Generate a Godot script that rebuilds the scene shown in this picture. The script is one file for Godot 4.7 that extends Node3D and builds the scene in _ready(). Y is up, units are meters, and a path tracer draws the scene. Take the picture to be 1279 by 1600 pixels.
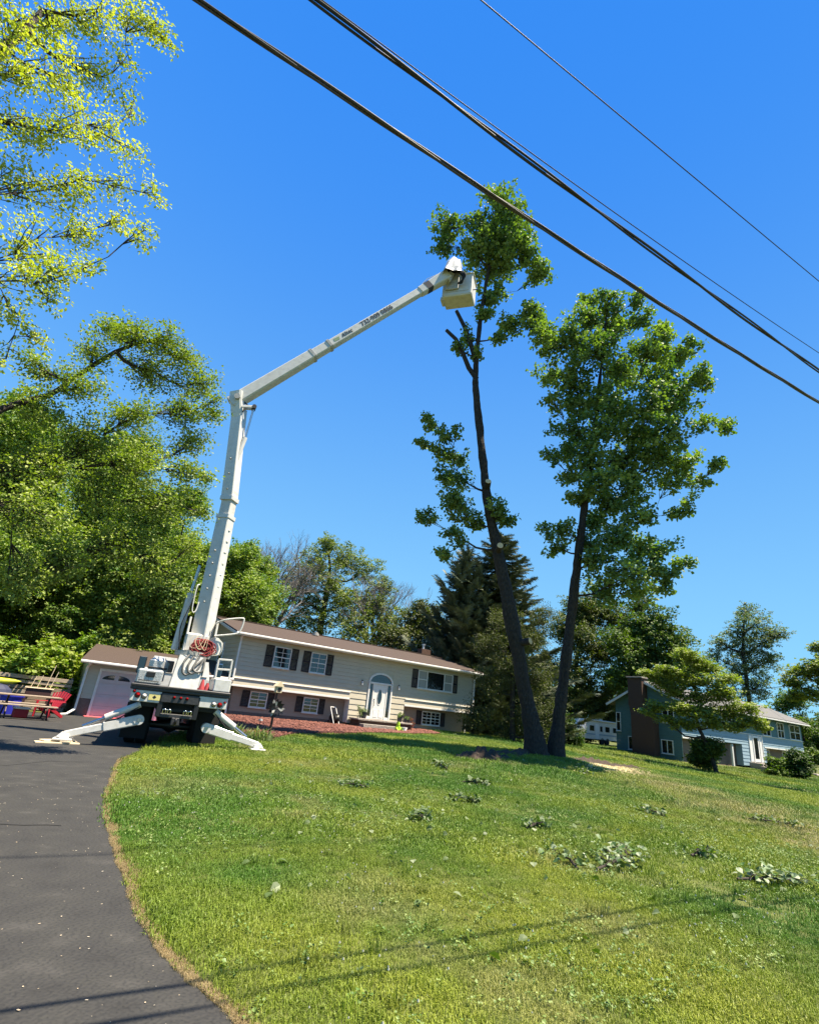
extends Node3D
# A lawn with a bucket lift beside a half-felled maple; raised ranch house behind, neighbour's house to the right.
# x runs along the street and the house fronts, -z leads from the street to the back of the lots.

const SUN := Vector3(0.28, 1.0, 0.31)
var M := {}
var used := {}
var fnl := FastNoiseLite.new()

class Geo:
	var v := PackedVector3Array()
	var n := PackedVector3Array()
	var ix := PackedInt32Array()
	func tri(a: Vector3, b: Vector3, c: Vector3) -> void:
		var nn := (b - a).cross(c - a).normalized()
		var k := v.size()
		v.append_array([a, b, c]); n.append_array([nn, nn, nn])
		ix.append_array([k, k + 2, k + 1])
	func quad(a: Vector3, b: Vector3, c: Vector3, d: Vector3) -> void:
		var nn := (c - a).cross(d - b).normalized()
		var k := v.size()
		v.append_array([a, b, c, d]); n.append_array([nn, nn, nn, nn])
		ix.append_array([k, k + 2, k + 1, k, k + 3, k + 2])
	func oquad(a: Vector3, b: Vector3, c: Vector3, d: Vector3, o: Vector3) -> void:
		if (c - a).cross(d - b).dot((a + b + c + d) / 4.0 - o) < 0: quad(a, d, c, b)
		else: quad(a, b, c, d)
	func otri(a: Vector3, b: Vector3, c: Vector3, o: Vector3) -> void:
		if (b - a).cross(c - a).dot((a + b + c) / 3.0 - o) < 0: tri(a, c, b)
		else: tri(a, b, c)
	# a box with chamfered edges
	func rbox(c: Vector3, s: Vector3, b := 0.01, xf := Transform3D.IDENTITY) -> Geo:
		var h := s / 2.0
		b = min(b, min(h.x, min(h.y, h.z)) * 0.8)
		var o := xf * c
		var P := {}
		for sx in [-1, 1]: for sy in [-1, 1]: for sz in [-1, 1]:
			var sg := Vector3(sx, sy, sz)
			for k in 3:
				var p := h - Vector3(b, b, b)
				p[k] = h[k]
				P[[sx, sy, sz, k]] = xf * (c + p * sg)
		for s1 in [-1, 1]:
			oquad(P[[s1, -1, -1, 0]], P[[s1, 1, -1, 0]], P[[s1, 1, 1, 0]], P[[s1, -1, 1, 0]], o)
			oquad(P[[-1, s1, -1, 1]], P[[1, s1, -1, 1]], P[[1, s1, 1, 1]], P[[-1, s1, 1, 1]], o)
			oquad(P[[-1, -1, s1, 2]], P[[1, -1, s1, 2]], P[[1, 1, s1, 2]], P[[-1, 1, s1, 2]], o)
			for s2 in [-1, 1]:
				oquad(P[[s1, s2, -1, 0]], P[[s1, s2, 1, 0]], P[[s1, s2, 1, 1]], P[[s1, s2, -1, 1]], o)
				oquad(P[[s1, -1, s2, 0]], P[[s1, 1, s2, 0]], P[[s1, 1, s2, 2]], P[[s1, -1, s2, 2]], o)
				oquad(P[[-1, s1, s2, 1]], P[[1, s1, s2, 1]], P[[1, s1, s2, 2]], P[[-1, s1, s2, 2]], o)
				for s3 in [-1, 1]:
					otri(P[[s1, s2, s3, 0]], P[[s1, s2, s3, 1]], P[[s1, s2, s3, 2]], o)
		return self
	func box(c: Vector3, s: Vector3, xf := Transform3D.IDENTITY) -> Geo:
		var h := s / 2.0
		var o := xf * c
		var p := []
		for sx in [-1, 1]: for sy in [-1, 1]: for sz in [-1, 1]: p.append(xf * (c + h * Vector3(sx, sy, sz)))
		oquad(p[0], p[1], p[3], p[2], o); oquad(p[4], p[5], p[7], p[6], o)
		oquad(p[0], p[1], p[5], p[4], o); oquad(p[2], p[3], p[7], p[6], o)
		oquad(p[0], p[2], p[6], p[4], o); oquad(p[1], p[3], p[7], p[5], o)
		return self
	func span(a: Vector3, b: Vector3, bev := 0.01) -> Geo:
		return rbox((a + b) / 2.0, (b - a).abs(), bev)
	# smooth tube through points
	func tube(pts: Array, rad: Array, sides := 8, cap := true) -> Geo:
		var m := pts.size()
		if m >= 4 and m <= 7 and rad[0] == rad[m - 1] and rad[0] < 0.05:   # bent hoses and rails run in smooth curves
			var fine := []
			for i in m - 1:
				for j in 5: fine.append(pts[i].cubic_interpolate(pts[i + 1], pts[max(i - 1, 0)], pts[min(i + 2, m - 1)], j / 5.0))
			fine.append(pts[m - 1])
			pts = fine; m = pts.size()
			var rr: float = rad[0]
			rad = []
			for i in m: rad.append(rr)
		var k0 := v.size()
		var t: Vector3 = (pts[1] - pts[0]).normalized()
		var u := t.cross(Vector3.UP if absf(t.y) < 0.9 else Vector3.RIGHT).normalized()
		for i in m:
			t = (pts[min(i + 1, m - 1)] - pts[max(i - 1, 0)]).normalized()
			u = (u - t * u.dot(t)).normalized()
			var w := t.cross(u)
			for s in sides:
				var a := TAU * s / sides
				var d := u * cos(a) + w * sin(a)
				v.append(pts[i] + d * rad[i]); n.append(d)
		for i in m - 1:
			for s in sides:
				var a := k0 + i * sides + s
				var b := k0 + i * sides + (s + 1) % sides
				ix.append_array([a, a + sides, b, b, a + sides, b + sides])
		if cap:
			for e in [0, m - 1]:
				var nn: Vector3 = (pts[0] - pts[1]).normalized() if e == 0 else (pts[m - 1] - pts[m - 2]).normalized()
				var c := v.size()
				v.append(pts[e]); n.append(nn)
				for s in sides:
					v.append(v[k0 + e * sides + s]); n.append(nn)
				for s in sides:
					if e == 0: ix.append_array([c, c + 1 + s, c + 1 + (s + 1) % sides])
					else: ix.append_array([c, c + 1 + (s + 1) % sides, c + 1 + s])
		return self
	# straight beam of chamfered rectangular section; side is the direction of its width
	func beam(p0: Vector3, p1: Vector3, side: Vector3, w0: float, h0: float, w1: float, h1: float, ch := 0.15) -> Geo:
		var t := (p1 - p0).normalized()
		var s := (side - t * side.dot(t)).normalized()
		var u := s.cross(t).normalized()
		var ra := []; var rb := []
		for q in [[1, 1 - ch * 2], [1 - ch * 2, 1], [-1 + ch * 2, 1], [-1, 1 - ch * 2], [-1, -1 + ch * 2], [-1 + ch * 2, -1], [1 - ch * 2, -1], [1, -1 + ch * 2]]:
			ra.append(p0 + s * w0 / 2 * q[0] + u * h0 / 2 * q[1]); rb.append(p1 + s * w1 / 2 * q[0] + u * h1 / 2 * q[1])
		var o := (p0 + p1) / 2.0
		for i in 8:
			var j := (i + 1) % 8
			var mid: Vector3 = (ra[i] + ra[j] + rb[i] + rb[j]) / 4.0
			oquad(ra[i], ra[j], rb[j], rb[i], o + t * (mid - o).dot(t))
		for i in range(1, 7):
			otri(ra[0], ra[i], ra[i + 1], o); otri(rb[0], rb[i], rb[i + 1], o)
		return self
	# polygon (convex, in the plane of a and b from origin c) drawn out along d
	func prism(poly: Array, xf: Transform3D, d: float) -> Geo:
		var a := []; var b := []; var o := Vector3.ZERO
		for p in poly:
			a.append(xf * Vector3(p.x, p.y, 0)); b.append(xf * Vector3(p.x, p.y, d))
			o += (a[-1] + b[-1]) / 2.0 / poly.size()
		var m := poly.size()
		for i in m: oquad(a[i], a[(i + 1) % m], b[(i + 1) % m], b[i], o)
		for i in range(1, m - 1):
			otri(a[0], a[i], a[i + 1], o); otri(b[0], b[i], b[i + 1], o)
		return self
	# surface of revolution about y; prof holds (radius, height)
	func lathe(prof: Array, c: Vector3, sides := 16, xf := Basis.IDENTITY) -> Geo:
		var pts := []
		var k0 := v.size()
		for p in prof:
			for s in sides:
				var a := TAU * s / sides
				v.append(c + xf * Vector3(cos(a) * p.x, p.y, sin(a) * p.x)); n.append(xf * Vector3(cos(a), 0, sin(a)))
		for i in prof.size() - 1:
			for s in sides:
				var a := k0 + i * sides + s
				var b := k0 + i * sides + (s + 1) % sides
				ix.append_array([a, b, a + sides, b, b + sides, a + sides])
		for e in [0, prof.size() - 1]:
			if prof[e].x > 0.001:
				var nn := xf * (Vector3.DOWN if e == 0 else Vector3.UP)
				var k := v.size()
				v.append(c + xf * Vector3(0, prof[e].y, 0)); n.append(nn)
				for s in sides: v.append(v[k0 + e * sides + s]); n.append(nn)
				for s in sides:
					if e == 0: ix.append_array([k, k + 1 + (s + 1) % sides, k + 1 + s])
					else: ix.append_array([k, k + 1 + s, k + 1 + (s + 1) % sides])
		return self
	func mesh() -> ArrayMesh:
		var a := []
		a.resize(Mesh.ARRAY_MAX)
		a[Mesh.ARRAY_VERTEX] = v; a[Mesh.ARRAY_NORMAL] = n; a[Mesh.ARRAY_INDEX] = ix
		var m := ArrayMesh.new()
		m.add_surface_from_arrays(Mesh.PRIMITIVE_TRIANGLES, a)
		return m

func numbered(s: String) -> String:
	var k: int = used.get(s, 0)
	used[s] = k + 1
	return s if k == 0 else "%s_%03d" % [s, k]
func thing(called: String, label: String, cat: String, at := Vector3.ZERO, turn := 0.0, group := "") -> Node3D:
	var o := Node3D.new()
	o.name = numbered(called); add_child(o)
	o.position = at; o.rotation.y = turn
	tag(o, label, cat, group)
	return o
func tag(o: Node, label: String, cat: String, group := "", kind := "") -> Node:
	if label: o.set_meta("label", label)
	if cat: o.set_meta("category", cat)
	if group: o.set_meta("group", group)
	if kind: o.set_meta("kind", kind)
	return o
func pm(parent: Node, called: String, mesh: Mesh, m: Material) -> MeshInstance3D:
	var o := MeshInstance3D.new()
	o.name = numbered(called) if parent == self else called
	o.mesh = mesh
	o.material_override = m
	parent.add_child(o, true)
	return o
func part(parent: Node, called: String, g: Geo, m: Material) -> MeshInstance3D:
	return pm(parent, called, g.mesh(), m)
func struct(called: String, g: Geo, m: Material) -> MeshInstance3D:
	var o := part(self, called, g, m)
	o.set_meta("kind", "structure")
	return o

# ---------------------------------------------------------------- materials
func tex(size: int, freq: float, cols: Array, seed_: int, oct := 4, kind := FastNoiseLite.TYPE_SIMPLEX_SMOOTH) -> ImageTexture:
	var f := FastNoiseLite.new()
	f.seed = seed_; f.frequency = freq; f.noise_type = kind; f.fractal_octaves = oct
	var src := f.get_seamless_image(size, size)
	src.convert(Image.FORMAT_L8)
	var d := src.get_data()
	var lut := PackedByteArray()
	for i in 256:
		var t := i / 255.0 * (cols.size() - 1)
		var k := int(min(floor(t), cols.size() - 2))
		var c: Color = cols[k].lerp(cols[k + 1], t - k)
		lut.append_array([c.r8, c.g8, c.b8])
	var out := PackedByteArray()
	out.resize(d.size() * 3)
	for i in d.size():
		var q := d[i] * 3
		out[i * 3] = lut[q]; out[i * 3 + 1] = lut[q + 1]; out[i * 3 + 2] = lut[q + 2]
	var im := Image.create_from_data(size, size, false, Image.FORMAT_RGB8, out)
	im.generate_mipmaps()
	return ImageTexture.create_from_image(im)
func bump(size: int, freq: float, seed_: int, strength: float, oct := 4, kind := FastNoiseLite.TYPE_SIMPLEX_SMOOTH) -> ImageTexture:
	var f := FastNoiseLite.new()
	f.seed = seed_; f.frequency = freq; f.fractal_octaves = oct; f.noise_type = kind
	var src := f.get_seamless_image(size, size)
	src.convert(Image.FORMAT_RGBA8)
	src.bump_map_to_normal_map(strength)
	return ImageTexture.create_from_image(src)
func mat(c: Color, rough := 0.7, metal := 0.0) -> StandardMaterial3D:
	var m := StandardMaterial3D.new()
	m.albedo_color = c; m.roughness = rough; m.metallic = metal
	return m
func tmat(t: Texture2D, scale: Vector3, rough := 0.8, nm: Texture2D = null, ns := 1.0, tint := Color.WHITE) -> StandardMaterial3D:
	var m := mat(tint, rough)
	m.albedo_texture = t
	m.uv1_triplanar = true; m.uv1_world_triplanar = true; m.uv1_scale = scale
	if nm:
		m.normal_enabled = true; m.normal_texture = nm; m.normal_scale = ns
	return m
func leafmat(back: Color, rough := 0.5) -> StandardMaterial3D:
	var m := mat(Color.WHITE, rough)
	m.vertex_color_use_as_albedo = true
	m.backlight_enabled = true; m.backlight = back
	m.cull_mode = BaseMaterial3D.CULL_DISABLED
	return m
func materials() -> void:
	var C := func(r, g, b): return Color8(r, g, b)
	M.lawn = tmat(tex(512, 0.02, [C.call(58, 66, 22), C.call(74, 82, 28), C.call(92, 94, 40)], 3), Vector3.ONE * 0.35, 0.95)
	M.asphalt = tmat(tex(1024, 0.012, [C.call(33, 32, 30), C.call(42, 41, 39), C.call(45, 44, 41), C.call(60, 58, 55)], 11, 6), Vector3.ONE * 0.16, 0.85, bump(512, 0.35, 12, 5.0, 2), 0.3)
	M.mulch = tmat(tex(512, 0.05, [C.call(52, 28, 22), C.call(84, 46, 37), C.call(106, 62, 50)], 14), Vector3.ONE * 0.8, 0.95, bump(512, 0.08, 15, 9.0), 1.0)
	M.chip = mat(C.call(150, 68, 46), 0.9)
	M.dirt = tmat(tex(512, 0.03, [C.call(38, 30, 24), C.call(62, 50, 40), C.call(82, 68, 54)], 16), Vector3.ONE * 0.9, 0.95, bump(512, 0.06, 17, 8.0), 1.0)
	M.bark = tmat(tex(512, 0.018, [C.call(18, 15, 13), C.call(34, 29, 25), C.call(54, 47, 41), C.call(70, 63, 56)], 20, 5), Vector3(2.2, 0.45, 2.2), 0.9, bump(512, 0.03, 21, 12.0, 5), 1.4)
	M.twig = mat(C.call(50, 42, 36), 0.85)
	M.greybark = tmat(tex(256, 0.03, [C.call(86, 82, 80), C.call(116, 112, 110)], 22), Vector3(1.5, 0.5, 1.5), 0.9)
	M.cutwood = tmat(tex(256, 0.03, [C.call(196, 160, 112), C.call(226, 196, 150)], 23), Vector3.ONE * 2.0, 0.8)
	M.siding = tmat(tex(512, 0.01, [C.call(175, 167, 148), C.call(182, 174, 155), C.call(188, 180, 161)], 30, 5), Vector3(0.25, 1.6, 0.25), 0.6)
	M.shadedsiding = tmat(tex(512, 0.012, [C.call(140, 124, 108), C.call(152, 136, 120)], 31), Vector3(0.5, 2.0, 0.5), 0.7)  # same siding, its colour darkened for the shade under the overhang
	M.trim = tmat(tex(256, 0.02, [C.call(204, 203, 198), C.call(216, 215, 211)], 32), Vector3.ONE * 0.8, 0.45)
	M.foundation = tmat(tex(256, 0.04, [C.call(96, 84, 76), C.call(112, 100, 92)], 33), Vector3.ONE * 0.7, 0.9, bump(256, 0.1, 34, 4.0), 0.6)
	M.shingle = tmat(tex(1024, 0.05, [C.call(46, 37, 32), C.call(68, 55, 47), C.call(84, 69, 60)], 35, 5), Vector3(0.8, 2.4, 2.4), 0.95, bump(512, 0.08, 36, 6.0), 0.7)
	M.greyshingle = tmat(tex(1024, 0.05, [C.call(74, 73, 72), C.call(100, 99, 97), C.call(116, 114, 112)], 37, 5), Vector3(0.8, 2.4, 2.4), 0.95, bump(512, 0.08, 38, 6.0), 0.7)
	M.shutter = mat(C.call(36, 28, 32), 0.55)
	M.glass = mat(C.call(26, 30, 32), 0.04); M.glass.metallic_specular = 0.9
	M.curtain = mat(C.call(140, 142, 140), 0.25)
	M.white = tmat(tex(512, 0.012, [C.call(178, 177, 170), C.call(196, 195, 190), C.call(204, 203, 199)], 40, 5), Vector3.ONE * 0.7, 0.32)
	M.white.clearcoat_enabled = true; M.white.clearcoat = 0.4; M.white.clearcoat_roughness = 0.15
	M.fibre = tmat(tex(512, 0.014, [C.call(176, 175, 168), C.call(192, 191, 185), C.call(199, 198, 193)], 41, 5), Vector3.ONE * 0.6, 0.45)
	M.grime = tmat(tex(512, 0.02, [C.call(116, 114, 108), C.call(160, 158, 152), C.call(190, 188, 183)], 42, 5), Vector3.ONE * 1.2, 0.4)
	M.black = mat(C.call(26, 26, 27), 0.45)
	M.rubber = mat(C.call(22, 22, 22), 0.85)
	M.deck = tmat(tex(256, 0.03, [C.call(34, 35, 38), C.call(58, 60, 64)], 43), Vector3.ONE * 1.4, 0.5)
	M.steel = mat(C.call(186, 188, 192), 0.25, 1.0)
	M.chrome = mat(C.call(214, 216, 220), 0.14, 1.0)
	M.tread = tmat(tex(512, 0.03, [C.call(96, 98, 98), C.call(180, 182, 182), C.call(222, 223, 222)], 46, 3), Vector3.ONE * 1.6, 0.35)
	M.tread.metallic = 0.35
	M.redlens = mat(C.call(120, 12, 16), 0.15)
	M.clearlens = mat(C.call(190, 192, 192), 0.12)
	M.ropered = tmat(tex(256, 0.06, [C.call(84, 18, 24), C.call(124, 40, 42), C.call(146, 74, 70)], 44), Vector3.ONE * 6.0, 0.9)
	M.hose = mat(C.call(92, 92, 90), 0.5)
	M.plate = mat(C.call(206, 196, 128), 0.4)
	M.ink = mat(C.call(22, 24, 28), 0.5)
	M.greenink = mat(C.call(128, 146, 112), 0.5)
	M.tarp = tmat(tex(256, 0.02, [C.call(150, 152, 152), C.call(176, 178, 178)], 45), Vector3.ONE, 0.35)
	M.wood = tmat(tex(512, 0.015, [C.call(92, 78, 64), C.call(126, 110, 92), C.call(146, 130, 112)], 50, 5), Vector3(0.4, 4.0, 4.0), 0.9)
	M.wood2 = tmat(tex(512, 0.015, [C.call(112, 100, 88), C.call(150, 136, 118), C.call(168, 154, 136)], 51, 5), Vector3(0.4, 4.0, 4.0), 0.9)
	M.pine = tmat(tex(512, 0.015, [C.call(190, 172, 140), C.call(214, 198, 168)], 52, 5), Vector3(0.6, 4.0, 4.0), 0.8)
	M.brownpaint = mat(C.call(58, 34, 30), 0.6)
	M.red = mat(C.call(150, 26, 40), 0.5)
	M.blue = mat(C.call(34, 40, 150), 0.5)
	M.navy = mat(C.call(34, 38, 64), 0.6)
	M.yellow = mat(C.call(176, 180, 30), 0.5)
	M.garagedoor = tmat(tex(256, 0.01, [C.call(180, 168, 169), C.call(188, 177, 178)], 53), Vector3.ONE * 0.5, 0.4)
	M.pinkstep = mat(C.call(196, 84, 88), 0.6)
	M.brick = tmat(tex(512, 0.06, [C.call(52, 37, 30), C.call(80, 57, 45), C.call(98, 74, 58)], 54), Vector3(2.0, 6.0, 2.0), 0.9, bump(256, 0.1, 55, 6.0), 0.7)
	M.teal = tmat(tex(512, 0.012, [C.call(66, 98, 98), C.call(80, 112, 111)], 56), Vector3(0.3, 1.6, 0.3), 0.6)  # the blue house's wall colour with shade put into it
	M.paleblue = tmat(tex(512, 0.012, [C.call(124, 146, 158), C.call(136, 157, 168)], 57), Vector3(0.3, 1.6, 0.3), 0.6)  # the same wall coloured as in sun; the camper stripe borrows it
	M.brownsiding = tmat(tex(256, 0.012, [C.call(104, 86, 74), C.call(122, 102, 88)], 61), Vector3(0.3, 1.6, 0.3), 0.7)
	M.stone = tmat(tex(256, 0.03, [C.call(120, 112, 104), C.call(160, 152, 142)], 58), Vector3.ONE, 0.9, bump(256, 0.06, 59, 6.0), 0.8)
	M.cable = mat(C.call(40, 40, 44), 0.55)
	M.cablegrey = tmat(tex(256, 0.05, [C.call(44, 42, 42), C.call(92, 88, 86)], 60), Vector3.ONE * 4.0, 0.55)
	M.leaf = leafmat(Color(0.80, 0.88, 0.32), 0.6)
	M.leafthin = leafmat(Color(0.95, 1.0, 0.42), 0.45)
	M.needle = leafmat(Color(0.15, 0.2, 0.1), 0.6)
	M.grass = leafmat(Color(0.6, 0.66, 0.25), 0.55)
	M.tint = mat(Color.WHITE, 0.8); M.tint.vertex_color_use_as_albedo = true
	M.pot = mat(C.call(36, 36, 38), 0.5)
	M.lime = mat(C.call(176, 214, 54), 0.5)
	M.ironwork = mat(C.call(42, 42, 44), 0.4, 0.6)

# ---------------------------------------------------------------- terrain
func ss(a: float, b: float, x: float) -> float: return smoothstep(a, b, x)
const EDGE := [[40.0, 5.0], [3.0, 4.6], [0.8, 3.4], [-1.0, 2.3], [-2.0, 1.75], [-3.2, 1.45], [-3.56, 1.39], [-4.11, 1.27], [-4.91, 1.23], [-6.25, 1.28], [-8.23, 1.40], [-9.53, 1.55], [-13.63, 2.28], [-17.0, 3.7], [-20.0, 5.0], [-23.0, 6.6], [-26.5, 7.6], [-40.0, 7.6]]
func edge_x(z: float) -> float:
	for i in EDGE.size() - 1:
		if z >= EDGE[i + 1][0]:
			var t: float = (z - EDGE[i][0]) / (EDGE[i + 1][0] - EDGE[i][0])
			return lerpf(EDGE[i][1], EDGE[i + 1][1], clampf(t, 0, 1))
	return 7.6
func hgt(x: float, z: float) -> float:
	var h := 0.5 * ss(2, 9, x) * ss(8, 27, -z) + 0.2 * ss(16, 23, x) * ss(18, 27, -z) - 0.22 * ss(24, 38, x) * ss(8, 20, -z)
	var d2 := (x - 17.0) * (x - 17.0) + (z + 14.7) * (z + 14.7)
	h += 0.28 * exp(-d2 / 60.0) + 0.17 * exp(-d2 / 5.0)
	h += 0.05 * fnl.get_noise_2d(x * 6.0, z * 6.0) * ss(1, 5, x - edge_x(z))
	var inside := ss(-0.02, 0.16, x - edge_x(z))
	if z > 2.2: inside = 0.0
	if x < -4.6: return 0.0
	return lerpf(-0.05, max(h, 0.0) + 0.025, inside)
func gp(x: float, z: float, up := 0.0) -> Vector3: return Vector3(x, hgt(x, z) + up, z)
func sheet(xs: Array, zs: Array, f: Callable) -> Geo:
	var g := Geo.new()
	var w := xs.size()
	for z in zs:
		for x in xs:
			var y: float = f.call(x, z)
			g.v.append(Vector3(x, y, z))
			g.n.append(Vector3(f.call(x - 0.1, z) - f.call(x + 0.1, z), 0.2, f.call(x, z - 0.1) - f.call(x, z + 0.1)).normalized())
	for j in zs.size() - 1:
		for i in w - 1:
			var a := j * w + i
			g.ix.append_array([a, a + 1, a + w, a + 1, a + w + 1, a + w] if zs[0] < zs[1] else [a, a + w, a + 1, a + 1, a + w, a + w + 1])
	return g
func steps(stops: Array) -> Array:   # [from, step, to, step, to ...]
	var out := [float(stops[0])]
	var i := 1
	while i < stops.size():
		while out[-1] + stops[i] < stops[i + 1] - 0.001: out.append(out[-1] + stops[i])
		out.append(float(stops[i + 1]))
		i += 2
	return out

# crowns: x y z radius of each clump; trunks: x y z radius along the line
const TRUNK_A := [16.71, 0.55, -14.79, 0.333, 16.50, 1.47, -14.82, 0.308, 16.15, 2.82, -14.93, 0.284, 15.35, 5.95, -15.17, 0.257, 14.75, 8.27, -15.36, 0.225, 14.24, 10.18, -15.54, 0.198, 13.74, 12.80, -15.61, 0.153, 13.29, 15.27, -15.67, 0.140, 13.14, 16.41, -15.65, 0.124, 13.04, 17.92, -15.54, 0.099, 12.99, 19.49, -15.40, 0.087, 12.99, 21.12, -15.21, 0.075, 13.01, 22.63, -15.03, 0.062, 12.95, 24.58, -14.87, 0.048, 12.91, 26.41, -14.72, 0.030]
const CROWN_A := [11.29, 25.03, -16.61, 0.793, 11.10, 23.90, -16.70, 0.553, 12.81, 26.81, -14.79, 0.660, 13.06, 25.58, -14.14, 1.025, 12.01, 24.20, -14.77, 0.879, 13.68, 24.64, -13.92, 0.954, 13.17, 23.47, -14.53, 1.199, 13.50, 23.11, -13.48, 0.918, 11.95, 22.98, -15.02, 0.807, 13.36, 22.97, -15.70, 0.912, 13.73, 22.62, -14.65, 0.760, 14.26, 22.66, -13.46, 0.556, 14.83, 22.04, -13.19, 0.583, 14.85, 21.95, -13.73, 0.374, 13.73, 21.17, -14.95, 0.438, 13.37, 20.67, -15.35, 0.531, 13.00, 19.54, -15.28, 0.426, 14.81, 19.54, -13.63, 0.751, 14.25, 19.27, -14.56, 0.670, 14.91, 18.02, -13.01, 0.635, 13.79, 18.52, -14.86, 0.331, 14.88, 18.72, -13.33, 0.589, 12.81, 18.52, -16.01, 0.428, 12.94, 17.40, -15.43, 0.267, 12.46, 17.88, -16.14, 0.332, 11.81, 14.26, -17.24, 0.439, 12.47, 13.24, -16.27, 0.510, 12.25, 12.61, -17.13, 0.403, 13.03, 12.74, -16.65, 0.577, 12.33, 11.24, -16.42, 0.496, 13.18, 11.44, -16.51, 0.565, 12.67, 10.34, -16.16, 0.597, 12.28, 9.69, -17.17, 0.496, 13.30, 10.05, -16.28, 0.605, 14.44, 10.07, -15.00, 0.540, 14.76, 9.61, -14.96, 0.432, 13.96, 9.62, -16.24, 0.554, 13.31, 8.73, -16.35, 0.486, 12.99, 7.94, -16.64, 0.348, 11.57, 12.90, -17.34, 0.258]
const TRUNK_B := [17.54, 0.61, -14.58, 0.274, 17.51, 1.57, -14.47, 0.236, 17.52, 2.99, -14.26, 0.204, 17.53, 6.24, -13.78, 0.183, 17.55, 8.92, -13.39, 0.158, 17.60, 11.48, -13.00, 0.124, 17.64, 13.27, -12.72, 0.103, 17.66, 15.13, -12.46, 0.073, 17.68, 17.08, -12.22, 0.049, 17.69, 19.12, -11.96, 0.034, 17.70, 20.53, -11.78, 0.021]
const CROWN_B := [17.63, 20.82, -11.68, 0.671, 17.49, 21.62, -12.71, 0.508, 18.14, 20.56, -10.37, 0.471, 16.81, 19.92, -12.39, 0.848, 18.60, 20.24, -12.06, 1.124, 18.53, 19.56, -10.53, 0.530, 16.14, 18.69, -14.07, 0.680, 16.29, 18.70, -12.82, 0.895, 18.29, 18.13, -9.51, 0.554, 19.90, 18.01, -9.12, 0.453, 17.88, 17.18, -9.85, 0.875, 19.81, 17.92, -9.86, 0.809, 17.12, 17.79, -12.19, 1.174, 16.79, 17.97, -14.62, 0.694, 16.68, 16.97, -13.15, 0.948, 19.29, 17.93, -12.15, 1.230, 19.08, 16.49, -10.22, 1.014, 19.33, 16.01, -8.51, 0.530, 19.94, 15.57, -8.74, 0.377, 16.66, 16.00, -14.14, 0.603, 17.66, 16.06, -13.26, 1.079, 18.01, 15.48, -11.69, 1.138, 18.13, 14.68, -10.17, 1.069, 19.63, 15.31, -9.71, 0.880, 19.48, 13.57, -8.47, 0.408, 20.22, 13.65, -8.21, 0.309, 17.28, 14.49, -13.63, 0.941, 17.60, 13.97, -12.03, 1.114, 19.39, 14.36, -11.50, 1.146, 18.69, 13.43, -9.58, 0.831, 16.44, 13.12, -14.08, 0.402, 17.38, 13.57, -13.88, 0.645, 17.43, 12.67, -12.53, 0.996, 18.98, 13.03, -11.87, 1.127, 19.38, 12.84, -10.52, 0.974, 20.24, 12.58, -10.01, 0.702, 20.33, 12.23, -8.91, 0.310, 20.01, 11.49, -9.39, 0.413, 17.53, 12.29, -13.84, 0.634, 17.22, 11.36, -12.13, 0.851, 19.09, 11.89, -11.72, 0.994, 19.74, 11.76, -10.55, 0.590, 19.46, 10.56, -9.87, 0.434, 19.56, 10.15, -10.08, 0.256, 17.33, 10.96, -13.38, 0.498, 18.90, 11.24, -13.05, 0.911, 18.38, 10.35, -11.34, 0.732, 18.97, 10.06, -10.96, 0.286, 16.24, 9.32, -14.03, 0.430, 17.04, 9.49, -13.77, 0.599, 17.07, 8.82, -14.25, 0.439, 18.52, 10.24, -13.39, 0.787, 18.26, 9.38, -13.51, 0.609, 18.05, 9.26, -11.97, 0.834, 19.77, 9.24, -12.02, 0.869, 18.90, 8.60, -10.53, 0.548, 19.92, 8.11, -10.33, 0.352, 18.85, 7.66, -10.57, 0.613, 17.88, 8.23, -12.69, 0.838, 17.80, 7.76, -11.35, 0.888, 18.87, 7.30, -13.15, 0.859, 19.47, 7.28, -11.94, 0.730, 19.04, 7.04, -10.73, 0.392]
const CROWN_L1 := [-3.96, 11.72, -9.77, 0.559, -3.36, 10.20, -9.55, 0.534, -3.02, 9.03, -10.04, 0.544, -2.68, 7.70, -10.23, 0.534, -3.34, 12.46, -9.39, 0.461, -3.23, 14.30, -10.57, 0.568, -2.60, 14.38, -9.84, 0.504, -2.18, 15.29, -10.20, 0.456, -1.66, 15.44, -9.95, 0.317, -1.37, 15.34, -10.11, 0.206, -3.01, 11.69, -9.61, 0.488, -2.52, 12.56, -9.97, 0.480, -2.26, 13.98, -10.78, 0.454, -1.99, 14.82, -10.59, 0.262, -2.70, 11.05, -10.11, 0.552, -2.19, 11.86, -10.21, 0.485, -1.75, 12.49, -10.53, 0.382, -1.56, 13.75, -10.70, 0.318, -1.15, 12.12, -10.32, 0.246, -2.39, 10.38, -10.69, 0.573, -1.73, 10.66, -10.24, 0.415, -1.16, 11.26, -10.53, 0.350, -0.63, 11.64, -10.65, 0.253, -1.98, 9.01, -10.31, 0.494, -1.46, 9.84, -10.62, 0.421, -0.94, 10.51, -10.62, 0.294, -0.49, 10.10, -10.08, 0.285, -1.78, 7.69, -9.78, 0.411, -1.37, 8.28, -10.02, 0.381, -1.04, 9.00, -10.25, 0.246, -1.38, 7.81, -10.18, 0.265, -1.68, 7.08, -10.01, 0.271, -1.65, 6.40, -10.18, 0.236, -1.44, 7.22, -10.45, 0.161]
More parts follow.
